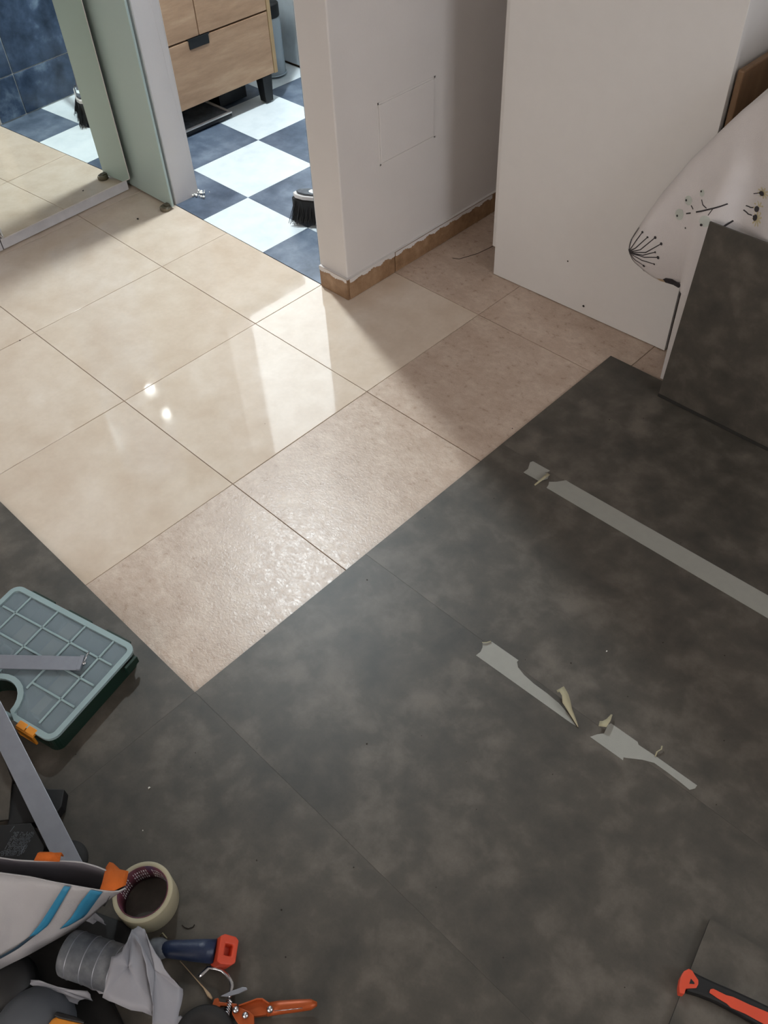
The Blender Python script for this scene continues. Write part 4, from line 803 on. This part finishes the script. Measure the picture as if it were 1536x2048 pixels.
for k, (nm, mt_, pl) in enumerate([('blue_stripe','bagblue',[[(1.0795,-0.7804,0.2080),(1.0822,-0.7785,0.2080),(1.0849,-0.7766,0.2080),(1.0876,-0.7747,0.2080)],[(1.0766,-0.7891,0.1961),(1.0792,-0.7871,0.1956),(1.0818,-0.7852,0.1951),(1.0844,-0.7832,0.1945)],[(1.0733,-0.7979,0.1835),(1.0758,-0.7959,0.1824),(1.0783,-0.7938,0.1813),(1.0808,-0.7918,0.1801)],[(1.0702,-0.8068,0.1709),(1.0726,-0.8047,0.1694),(1.0750,-0.8026,0.1678),(1.0773,-0.8005,0.1659)],[(1.0674,-0.8152,0.1596),(1.0698,-0.8130,0.1578),(1.0721,-0.8108,0.1559),(1.0743,-0.8086,0.1537)],[(1.0650,-0.8233,0.1493),(1.0673,-0.8210,0.1472),(1.0696,-0.8187,0.1450),(1.0718,-0.8164,0.1426)],[(1.0629,-0.8315,0.1396),(1.0652,-0.8291,0.1373),(1.0674,-0.8266,0.1348),(1.0695,-0.8242,0.1321)],[(1.0611,-0.8392,0.1313),(1.0633,-0.8366,0.1291),(1.0654,-0.8340,0.1267),(1.0675,-0.8314,0.1241)],[(1.0594,-0.8459,0.1255),(1.0614,-0.8431,0.1239),(1.0634,-0.8402,0.1222),(1.0654,-0.8374,0.1204)],[(1.0579,-0.8526,0.1200),(1.0597,-0.8495,0.1191),(1.0616,-0.8464,0.1180),(1.0634,-0.8433,0.1169)],[(1.0565,-0.8593,0.1148),(1.0582,-0.8560,0.1145),(1.0599,-0.8526,0.1141),(1.0615,-0.8493,0.1137)]]),('blue_stripe','bagblue',[[(1.1120,-0.7571,0.2076),(1.1168,-0.7536,0.2071),(1.1214,-0.7501,0.2063),(1.1251,-0.7467,0.2037)],[(1.1064,-0.7634,0.1937),(1.1103,-0.7596,0.1912),(1.1135,-0.7559,0.1873),(1.1155,-0.7521,0.1809)],[(1.1010,-0.7698,0.1802),(1.1042,-0.7658,0.1762),(1.1067,-0.7617,0.1705),(1.1072,-0.7577,0.1607)],[(1.0963,-0.7763,0.1682),(1.0990,-0.7720,0.1628),(1.1009,-0.7677,0.1557),(1.1008,-0.7634,0.1444)],[(1.0924,-0.7827,0.1561),(1.0946,-0.7782,0.1500),(1.0959,-0.7738,0.1419),(1.0958,-0.7693,0.1308)],[(1.0891,-0.7890,0.1443),(1.0909,-0.7845,0.1379),(1.0918,-0.7799,0.1295),(1.0914,-0.7754,0.1183)],[(1.0859,-0.7954,0.1327),(1.0879,-0.7908,0.1270),(1.0885,-0.7861,0.1186),(1.0879,-0.7815,0.1076)],[(1.0829,-0.8020,0.1227),(1.0853,-0.7973,0.1189),(1.0860,-0.7928,0.1116),(1.0856,-0.7882,0.1021)],[(1.0800,-0.8085,0.1159),(1.0820,-0.8044,0.1131),(1.0839,-0.8002,0.1099),(1.0844,-0.7961,0.1039)],[(1.0774,-0.8151,0.1097),(1.0791,-0.8114,0.1079),(1.0807,-0.8077,0.1059),(1.0822,-0.8040,0.1037)],[(1.0751,-0.8217,0.1040),(1.0765,-0.8185,0.1033),(1.0778,-0.8152,0.1024),(1.0791,-0.8120,0.1016)]]),('dark_stripe','bagdark',[[(1.0565,-0.8593,0.1148),(1.0580,-0.8565,0.1144),(1.0595,-0.8536,0.1140),(1.0609,-0.8507,0.1135)],[(1.0543,-0.8663,0.1118),(1.0555,-0.8642,0.1110),(1.0568,-0.8622,0.1102),(1.0580,-0.8602,0.1093)],[(1.0521,-0.8732,0.1089),(1.0532,-0.8720,0.1077),(1.0542,-0.8708,0.1065),(1.0552,-0.8696,0.1053)],[(1.0501,-0.8801,0.1062),(1.0509,-0.8797,0.1047),(1.0517,-0.8794,0.1031),(1.0525,-0.8791,0.1015)],[(1.0479,-0.8869,0.1043),(1.0486,-0.8869,0.1027),(1.0492,-0.8869,0.1012),(1.0499,-0.8869,0.0996)],[(1.0456,-0.8936,0.1028),(1.0462,-0.8937,0.1014),(1.0468,-0.8938,0.0999),(1.0475,-0.8939,0.0984)],[(1.0433,-0.9003,0.1014),(1.0439,-0.9005,0.1001),(1.0445,-0.9007,0.0987),(1.0451,-0.9010,0.0974)],[(1.0403,-0.9091,0.1001),(1.0409,-0.9094,0.0988),(1.0414,-0.9097,0.0975),(1.0420,-0.9099,0.0962)],[(1.0359,-0.9219,0.0987),(1.0365,-0.9222,0.0974),(1.0371,-0.9226,0.0961),(1.0377,-0.9229,0.0948)],[(1.0315,-0.9346,0.0975),(1.0321,-0.9350,0.0962),(1.0328,-0.9354,0.0949),(1.0335,-0.9357,0.0936)],[(1.0272,-0.9473,0.0965),(1.0279,-0.9477,0.0952),(1.0286,-0.9481,0.0939),(1.0293,-0.9485,0.0926)]])]):
    MB().grid([[Vector(p) for p in r] for r in pl]).build(nm, M[mt_], bgt, solid=.0004)
def quad_strip(rows_, z=.002): return MB().grid([[Vector(p) for p in r] for r in rows_])
quad_strip([[(1.0083,-0.7916,0.1960),(1.0080,-0.7814,0.2050),(1.0084,-0.7790,0.2030)],[(1.0242,-0.7781,0.1970),(1.0217,-0.7690,0.2060),(1.0204,-0.7676,0.2030)],[(1.0385,-0.7661,0.1980),(1.0342,-0.7572,0.2060),(1.0358,-0.7576,0.1980)]]).build('strap', M['strap'], bgt, solid=.002)
quad_strip([[(1.0932,-0.7224,0.1920),(1.0939,-0.7157,0.1980),(1.0949,-0.7128,0.1900)],[(1.1034,-0.7311,0.1970),(1.1140,-0.7191,0.2050),(1.1144,-0.7112,0.1980)],[(1.1125,-0.7395,0.2000),(1.1273,-0.7255,0.2080),(1.1283,-0.7041,0.2040)],[(1.1207,-0.7476,0.2050),(1.1375,-0.7341,0.2080),(1.1417,-0.7177,0.2040)]]).build('strap', M['strap'], bgt, solid=.002)
MB().grid([[(1.0102,-0.7984,0.1400),(1.0076,-0.7862,0.1500)],[(1.0264,-0.7830,0.1400),(1.0235,-0.7732,0.1500)],[(1.0404,-0.7698,0.1400),(1.0333,-0.7609,0.1500)]]).build('paper_scrap', M['bagin'], bgt, solid=.001)
MB().grid([[(0.9519,-0.8372,0.1000),(0.9616,-0.8092,0.1300)],[(1.0072,-0.7901,0.1000),(1.0001,-0.7749,0.1300)],[(1.0625,-0.7482,0.1000),(1.0631,-0.7342,0.1300)]]).build('bag_lining', M['navy'], bgt, solid=.001)

# ---------------------------------------------------------------- can, films, scraps
ca, cb = Vector((1.0924,-0.8343,0.0620)), Vector((1.1876,-0.7839,0.0620)); cx = (cb-ca).normalized(); L_ = (cb-ca).length
cn = thing('spray_can', tuple(ca), 'dusty grey can lying on its side between the bag and the white film', 'can')
MB().lathe([(0,0),(.030,0),(.033,.003),(.034,.008),(.034,L_-.012),(.031,L_-.004),(.024,L_),(0,L_)], ca, cx, 40).build('can_body', M['dusty'], cn)
for t in (.015, .04, .062, .085): MB().lathe([(.0342,t),(.0347,t+.0008),(.0342,t+.0016)], ca, cx, 40).build('ring', M['metal'], cn)
MB().lathe([(.012,L_+.0005),(.015,L_+.0005),(.015,L_+.02),(.0,L_+.02)], ca, cx, 24).build('nozzle', M['black'], cn)
def crumple(name, pts, m, label, cat, lift=.0, seed=1, amp=.004, solid=.0006):
    random.seed(seed); P = [Vector(p) for p in pts]; c = sum(P, V(0,0,0))/len(P); c.z += lift; ring = []
    for a, b in zip(P, P[1:]+P[:1]):
        for k in range(3): ring.append(a.lerp(b, k/3) + V(random.uniform(-.0012,.0012), random.uniform(-.0012,.0012), 0))
    rows = []
    for s_ in (1, .8, .55, .3, .02):
        r = [c.lerp(p, s_) + V(0,0,amp*math.sin(p.x*120+p.y*60+s_*5)*(s_*.6+.1)) for p in ring]; rows.append(r+[r[0]])
    o = MB().grid(rows).build(name, m, solid=solid); return tag(o, label, cat)
crumple('protective_film', [(1.1428,-0.7474,0.0800),(1.1537,-0.7427,0.0840),(1.1721,-0.7460,0.0920),(1.2139,-0.7630,0.0920),(1.2547,-0.7854,0.0850),(1.2645,-0.7939,0.0800),(1.2199,-0.8194,0.0820),(1.1928,-0.8320,0.0850),(1.1827,-0.8133,0.0980),(1.1641,-0.7909,0.1020),(1.1670,-0.7750,0.1000),(1.1567,-0.7606,0.0920)], M['film'], 'broad crumpled piece of white film draped over the can end', 'film', .006, 2, .003)
crumple('film_strip', [(1.1510,-0.7482,0.0960),(1.1549,-0.7375,0.0980),(1.1658,-0.7328,0.1000),(1.1757,-0.7362,0.1000),(1.2077,-0.7407,0.1040),(1.2471,-0.7466,0.0960),(1.2681,-0.7439,0.0800),(1.2817,-0.7556,0.0780),(1.3003,-0.7818,0.0720),(1.2791,-0.8043,0.0800),(1.2591,-0.7871,0.0900),(1.2241,-0.7668,0.1040),(1.1827,-0.7511,0.1060)], M['film'], 'long folded white film strip beside the blue-handled tool', 'film', .004, 5, .002)
crumple('film_scrap', [(1.2648,-0.7712,0.0120),(1.2727,-0.7668,0.0160),(1.2818,-0.7648,0.0140),(1.2896,-0.7548,0.0180),(1.2902,-0.7647,0.0100),(1.2771,-0.7827,0.0100)], M['film'], 'small ragged white film scrap next to the pruning shears', 'film', .002, 7, .002)
crumple('paper_strip', [(1.0771,-0.9031,0.0500),(1.0831,-0.8905,0.0520),(1.1038,-0.8790,0.0540),(1.1509,-0.8515,0.0560),(1.1593,-0.8424,0.0580),(1.1734,-0.8447,0.0500),(1.1573,-0.8570,0.0520),(1.1075,-0.8853,0.0500),(1.0890,-0.8964,0.0500)], M['film'], 'narrow torn white paper strip across the black pouch', 'paper', .001, 9, .001)
crumple('paper_scrap', [(1.1051,-0.8868,0.0420),(1.1311,-0.8692,0.0440),(1.1528,-0.8569,0.0440),(1.1554,-0.8643,0.0400),(1.1396,-0.8753,0.0420),(1.1104,-0.8942,0.0400)], M['film'], 'torn square white paper scrap under the narrow paper strip', 'paper', .001, 10, .001)
crumple('tape_offcut', [(1.1418,-0.8452,0.0500),(1.1389,-0.8382,0.0520),(1.1718,-0.8241,0.0560),(1.1796,-0.8290,0.0540),(1.1688,-0.8331,0.0520)], M['film'], 'short grey-white tape offcut beneath the can', 'paper', .001, 12, .001)
crumple('film_tab', [(1.0596,-0.7914,0.0450),(1.0625,-0.7723,0.0550),(1.0845,-0.7699,0.0500),(1.0951,-0.7721,0.0450),(1.0800,-0.7766,0.0460),(1.0776,-0.7846,0.0450)], M['film'], 'ragged pale film tab poking out below the bag tip', 'film', .001, 13, .001)
gh = MB(); o_ = V(*(1.1347,-0.9273,0.0200))
gh.lathe([(.060,0),(.058,.015),(.050,.030),(.034,.042),(.015,.047),(0,.048)], (o_.x, o_.y, .026), (0,0,1), 32)
tag(gh.build('grey_cover', M['greyhood']), 'smooth grey domed plastic cover at the bottom edge', 'cover')
tag(MB().tube([(1.1070,-0.9077,0.0660),(1.1108,-0.9175,0.0680),(1.1129,-0.9335,0.0680),(1.1173,-0.9465,0.0660)], [.0018,.0014,.0014,.0012], 8).build('wire_piece', M['steel']), 'thin bright wire lying across the grey cover', 'wire')
yl = thing('tape_measure', (1.1733,-0.9048,0.0300), 'yellow and black tape measure cut off by the bottom edge', 'tape measure')
slab('shell', [(1.1615,-0.9164,0.0720),(1.1574,-0.8974,0.0720),(1.1609,-0.8896,0.0720),(1.1956,-0.8679,0.0720),(1.2226,-0.8820,0.0720),(1.1770,-0.9257,0.0720)], .03, .072, M['orange'], parent=yl, bevel=.004)
slab('rubber_band', [(1.1565,-0.8945,0.0740),(1.1546,-0.8883,0.0740),(1.1803,-0.8726,0.0740),(1.1964,-0.8661,0.0740),(1.1986,-0.8692,0.0740),(1.1646,-0.8912,0.0740)], .032, .074, M['black'], parent=yl, bevel=.002)
bk = MB(); kb = Vector((1.0542,-0.9223,0.0450)); rows = []
bk.lathe([(.038,-.022),(.044,-.012),(.040,.0),(.041,.010),(.030,.018),(.012,.022),(0,.022)], kb, (.2,.1,1), 24)
tag(bk.build('hose_fitting', M['black']), 'round black plastic fitting at the lower left edge below the bag', 'fitting')

# ---------------------------------------------------------------- blue handled scraper
ha, hb_ = Vector((1.1820,-0.7276,0.0240)), Vector((1.2429,-0.6746,0.0240)); hx = (hb_-ha).normalized(); hs = hx.cross(V(0,0,1)).normalized(); HL = (hb_-ha).length
tl = thing('putty_knife', tuple((ha+hb_)/2), 'plaster-smeared tool with a dark blue handle and red-orange square end', 'tool')
MB().tube([ha-hx*.005, ha+hx*.012, ha+hx*.03, ha+hx*.055, ha+hx*HL], [.0115,.0135,.0145,.0165,.0178], 20).build('handle', M['navy'], tl)
MB().tube([ha-hx*.030, ha-hx*.020, ha-hx*.008, ha+hx*.004], [.010,.0165,.017,.0125], 16, flat=.8).build('ferrule', M['dusty'], tl)
MB().obox(ha-hx*.036, hx*.008, hs*.012, V(0,0,.0007)).build('blade', M['steel'], tl)
e = ha+hx*(HL+.0145); z = V(0,0,1); cap = MB()
tilt = (z*.86 + hx*.5).normalized(); hx2 = hs.cross(tilt).normalized(); hx2 = hx2 if hx2.dot(hx) > 0 else -hx2
so = [(-.0155,-.018),(-.0155,.018),(-.009,.0215),(.009,.0205),(.0145,.016),(.0145,-.016),(.009,-.0205),(-.009,-.0215)]; si = [(-.006,-.0085),(-.006,.0085),(.0065,.0085),(.0065,-.0085)]
def cpt(a, b, h): return e + hx2*a + hs*b + tilt*h
si8 = [(-.006,-.0085),(-.006,.0085),(-.003,.0085),(.004,.0085),(.0065,.0085),(.0065,-.0085),(.004,-.0085),(-.003,-.0085)]
cap.add([cpt(a, b, .015) for a, b in so] + [cpt(a, b, .015) for a, b in si8] + [cpt(a, b, -.016) for a, b in so] + [cpt(a*.8, b*.8, .001) for a, b in si8],
    [(i, (i+1) % 8, 8+(i+1) % 8, 8+i) for i in range(8)] + [(16+i, 16+(i+1) % 8, (i+1) % 8, i) for i in range(8)] + [(8+i, 8+(i+1) % 8, 24+(i+1) % 8, 24+i) for i in range(8)] + [list(range(24, 32)), list(range(16, 24))])
cap.build('end_cap', M['redorange'], tl, bevel=.0018)
tag(MB().tube([(1.1557,-0.7214,0.0120),(1.1582,-0.7161,0.0200),(1.1677,-0.7159,0.0140)], .0011, 6).build('wire_clip', M['tape_curl']), 'small cream wire clip above the plaster-smeared tool', 'clip')
tag(MB().tube([(1.2079,-0.7215,0.0100),(1.2374,-0.7202,0.0080),(1.2649,-0.7191,0.0080),(1.2788,-0.7199,0.0100),(1.2871,-0.7201,0.0120)], [.0007,.0007,.001,.0028,.0016], 8).build('twig', M['print_t']), 'thin brown twig pointing from the blue handle to the pruning shears', 'twig')
tag(MB().tube([(1.1655,-0.6868,0.0060),(1.1715,-0.6863,0.0060),(1.1774,-0.6828,0.0060),(1.1809,-0.6764,0.0060),(1.1796,-0.6724,0.0060)], .0007, 6).build('thread_bit', M['thread']), 'short curved dark thread on the planks right of the tape roll', 'thread')
tag(MB().tube([(0.2024,1.0711,0.0015),(0.2211,1.0798,0.0015),(0.2317,1.1074,0.0015),(0.2440,1.1402,0.0015),(0.2492,1.1747,0.0015),(0.2539,1.2127,0.0015)], .0008, 6).build('thread_bit', M['thread']), 'long dark thread on the tiles in the gap beside the white wardrobe', 'thread')
kc = thing('black_cap', (1.2373,-0.7486,0.0200), 'small black plastic cap poking out right of the folded film strip', 'cap')
MB().lathe([(0,0),(.013,0),(.014,.003),(.012,.026),(0,.028)], (1.2267,-0.7520,0.0200), (.7,-.6,.1), 20).build('shell', M['black'], kc)
MB().lathe([(.0142,.004),(.0150,.005),(.0142,.007)], (1.2267,-0.7520,0.0200), (.7,-.6,.1), 20).build('yellow_ring', M['tan'], kc)

# ---------------------------------------------------------------- pruning shears
ps = thing('pruning_shears', (1.3453,-0.6921,0.0200), 'orange metal pruning shears with three round rivets, lying on the planks', 'shears')
def plate(name, pts, z0, z1, m, bevel=.0008): return slab(name, pts, z0, z1, m, parent=ps, bevel=bevel)
plate('upper_body', [(1.3277,-0.6989,0.0200),(1.3345,-0.6831,0.0200),(1.3396,-0.6726,0.0200),(1.3445,-0.6679,0.0200),(1.3567,-0.6646,0.0200),(1.3650,-0.6687,0.0200),(1.3657,-0.6772,0.0200),(1.3553,-0.6899,0.0200),(1.3482,-0.6994,0.0200),(1.3327,-0.7069,0.0200)], .012, .022, M['plier'])
plate('body_wall', [(1.3274,-0.6985,0.0300),(1.3408,-0.6728,0.0300),(1.3468,-0.6671,0.0300),(1.3600,-0.6637,0.0300),(1.3594,-0.6661,0.0300),(1.3478,-0.6689,0.0300),(1.3429,-0.6736,0.0300),(1.3296,-0.6983,0.0300)], .022, .030, M['plier'], .0004)
plate('lower_body', [(1.3213,-0.7050,0.0260),(1.3294,-0.6991,0.0260),(1.3465,-0.6919,0.0260),(1.3548,-0.6912,0.0260),(1.3704,-0.7034,0.0260),(1.3603,-0.7131,0.0260),(1.3432,-0.7142,0.0260),(1.3291,-0.7122,0.0260)], .022, .027, M['plier'], .001)
hp_ = [(1.3618,-0.6721,0.0240), (1.3738,-0.6569,0.0240), (1.3935,-0.6345,0.0240), (1.4044,-0.6222,0.0240), (1.4104,-0.6155,0.0240)]
MB().tube(hp_, [.0095,.0095,.0085,.0075,.003], 14, flat=.75).build('handle', M['plier'], ps)
MB().tube([(1.3735,-0.6668,0.0340), (1.3892,-0.6490,0.0340), (1.4009,-0.6348,0.0330)], .0006, 6).build('bright_edge', M['steel'], ps)
plate('jaw', [(1.3049,-0.7384,0.0180),(1.2965,-0.7261,0.0180),(1.2918,-0.7176,0.0180),(1.2951,-0.7126,0.0180),(1.3005,-0.7149,0.0180),(1.3223,-0.6978,0.0180),(1.3244,-0.7005,0.0180),(1.3064,-0.7167,0.0180),(1.3052,-0.7234,0.0180),(1.3103,-0.7332,0.0180)], .010, .020, M['plier'], .001)
for k, p in enumerate(((1.3301,-0.7048,0.0290), (1.3457,-0.6996,0.0280), (1.3666,-0.6693,0.0300))):
    MB().lathe([(0,0),(.0052,0),(.0050,.002),(.0034,.0042),(0,.005)], p, (0,0,1), 20).build('rivet', M['steel'], ps)
MB().tube([(1.3070,-0.7017,0.0140),(1.3134,-0.7088,0.0140),(1.3202,-0.7134,0.0140)], .004, 8).build('spindle', M['steel'], ps)
sg = []
for k in range(60):
    t = k/60; a = k*.9; base = Vector((1.3108,-0.7044,0.0160)).lerp(Vector((1.3273,-0.7273,0.0160)), t); sg.append(base + V(.0055*math.cos(a), .003*math.sin(a), .0055*math.sin(a)))
MB().tube(sg, .0013, 6).build('spring', M['steel'], ps)
sh = tag(MB().grid([[Vector(p)+V(0,0,.004), Vector(q)+V(0,0,.004)] for p, q in (((1.2469,-0.7153,0.0140),(1.2536,-0.7147,0.0140)),((1.2480,-0.7064,0.0140),(1.2536,-0.7059,0.0140)),((1.2480,-0.6966,0.0140),(1.2536,-0.6972,0.0140)),((1.2570,-0.6880,0.0140),(1.2604,-0.6917,0.0140)),((1.2683,-0.6822,0.0140),(1.2693,-0.6870,0.0140)),((1.2800,-0.6808,0.0140),(1.2788,-0.6858,0.0140)),((1.2899,-0.6819,0.0140),(1.2871,-0.6866,0.0140)),((1.2954,-0.6825,0.0140),(1.2915,-0.6881,0.0140)),((1.3003,-0.6874,0.0140),(1.2964,-0.6911,0.0140)),((1.3050,-0.6943,0.0140),(1.3012,-0.6979,0.0140)),((1.3092,-0.6996,0.0140),(1.3059,-0.7028,0.0140)))]).build('steel_hook', M['steel'], solid=.0025), 'curved flat steel hook above the orange pruning shears', 'hook')
bl = tag(MB().prism([V(*(1.2976,-0.7093,0.0240)),V(*(1.3038,-0.6940,0.0240)),V(*(1.3122,-0.6784,0.0240)),V(*(1.3177,-0.6742,0.0240)),V(*(1.3203,-0.6754,0.0240)),V(*(1.3152,-0.6878,0.0240)),V(*(1.3058,-0.7024,0.0240))], (0,0,.0025)).build('metal_sliver', M['metal'], bevel=.0006), 'small pointed metal sliver crossing the curved hook', 'metal piece')
rw = V(*(1.3229,-0.7614,0.0200)); tag(MB().lathe([(.020,0),(.042,0),(.045,.004),(.045,.018),(.042,.022),(.030,.022),(.028,.016),(.020,.016)], (rw.x, rw.y, GZ+.001), (0,0,1), 40, closed=True).build('rubber_wheel', M['softblack']), 'black rubber wheel cut off by the bottom edge left of the shears', 'wheel')

# ---------------------------------------------------------------- utility knife on the loose plank
PZ = .0122
kt = thing('utility_knife', (1.8427,-0.1939,0.0200), 'utility knife with a black handle, red-orange butt and red-orange inlay, on the loose plank', 'knife')
TT = .028
kp = [(1.7935,-0.2343,0.0280),(1.7868,-0.2081,0.0280),(1.7862,-0.1945,0.0280),(1.7980,-0.1918,0.0280),(1.8190,-0.1849,0.0280),(1.8460,-0.1749,0.0280),(1.8730,-0.1657,0.0280),(1.9067,-0.1552,0.0280),(1.9335,-0.1474,0.0280),(1.9489,-0.1778,0.0280),(1.9025,-0.1911,0.0280),(1.8672,-0.1984,0.0280),(1.8324,-0.2081,0.0280),(1.8125,-0.2161,0.0280),(1.7949,-0.2256,0.0280)]
slab('handle', [kp[i] for i in (2,3,4,5,6,7,8,9,10,11,12,13,14)], PZ, TT, M['black'], parent=kt, bevel=.004)
bt_ = MB(); B0 = [(1.7839,-0.2272,0.0290),(1.7793,-0.2156,0.0290),(1.7783,-0.2043,0.0290),(1.7819,-0.1962,0.0290),(1.7871,-0.1950,0.0290),(1.7930,-0.1979,0.0290),(1.8003,-0.2003,0.0290),(1.8032,-0.2051,0.0290),(1.8039,-0.2118,0.0290),(1.7931,-0.2230,0.0290),(1.7954,-0.2310,0.0290),(1.7894,-0.2348,0.0290)]
slab('butt', B0, PZ+.001, TT+.0012, M['redorange'], parent=kt, bevel=.001)
slab('hang_hole', [(1.7932,-0.2140,0.0300),(1.7912,-0.2065,0.0300),(1.7978,-0.2077,0.0300),(1.7989,-0.2095,0.0300)], TT+.0006, TT+.0016, M['softblack'], parent=kt, bevel=0)
slab('inlay', [(1.8207,-0.2044,0.0300),(1.8194,-0.1992,0.0300),(1.8222,-0.1956,0.0300),(1.8403,-0.1902,0.0300),(1.8482,-0.1855,0.0300),(1.8712,-0.1780,0.0300),(1.8947,-0.1690,0.0300),(1.9374,-0.1565,0.0300),(1.9457,-0.1729,0.0300),(1.9035,-0.1855,0.0300),(1.8719,-0.1936,0.0300),(1.8534,-0.2005,0.0300),(1.8466,-0.1998,0.0300),(1.8329,-0.2028,0.0300)], TT+.0002, TT+.0016, M['redorange'], parent=kt, bevel=.0006)
e0, e1 = Vector((1.9423,-0.1595,0.0200)), Vector((2.0077,-0.1415,0.0200)); MB().bar(e0, e1, .018, .006).build('blade', M['steel'], kt)

# ---------------------------------------------------------------- crumbs
def crumb(p, s_, label, m='crumb', z=GZ):
    c = V(p[0], p[1], z + s_*.6); random.seed(int(abs(p[0])*9999)); me = MB()
    vs = [c + V(random.gauss(0,1), random.gauss(0,1), random.gauss(0,.6)).normalized()*s_*(V(1,1,.6).length/1.5)*.8 for _ in range(8)]
    bm = bmesh.new(); [bm.verts.new(v) for v in vs]; bmesh.ops.convex_hull(bm, input=bm.verts); m_ = bpy.data.meshes.new('crumb'); bm.to_mesh(m_); bm.free(); m_.materials.append(M[m])
    o = bpy.data.objects.new('crumb', m_); sc.collection.objects.link(o); tag(o, label, 'crumb', 'crumbs on the floor')
crumb((0.9356,-0.5864,0.0050), .0032, 'largest white plaster crumb, alone on the grey planks above the tape roll')
crumb((0.9905,-0.6394,0.0050), .0016, 'tiny white crumb directly above the tape roll on the planks')
crumb((1.3635,0.2027,0.0050), .0022, 'tiny white crumb between the long strip and the lower tape pieces')
crumb((-0.4452,-0.0494,0.0000), .0028, 'brown speck on the polished beige tile at the left edge', 'thread', 0)
crumb((0.8367,-0.1485,0.0000), .0022, 'dark speck on the beige tile at the edge of the grey planks', 'thread', 0)
crumb((1.3211,0.5403,0.0055), .0014, 'dark speck on the long masking tape strip', 'thread', .0056)
crumb((0.3464,0.1894,0.0000), .0012, 'black grain on the middle polished tile', 'thread', 0)
for p, l in (((-0.7461,0.5669,0.0040), 'small dirt lump in the corner where the wardrobe rail meets the glass door'),): crumb(p, .0045, l, 'thread', 0)
random.seed(21); ds = MB()
for k in range(70):
    x, y = random.uniform(.75, 1.9), random.uniform(-.8, .9); s_ = random.uniform(.0004, .0011)
    ds.obox((x, y, GZ+.0004+s_*.3), (s_,0,0), (0,s_,0), (0,0,s_*.3))
tag(ds.build('grit', M['thread']), 'fine dark grit scattered over the grey planks', 'dirt', kind='stuff')
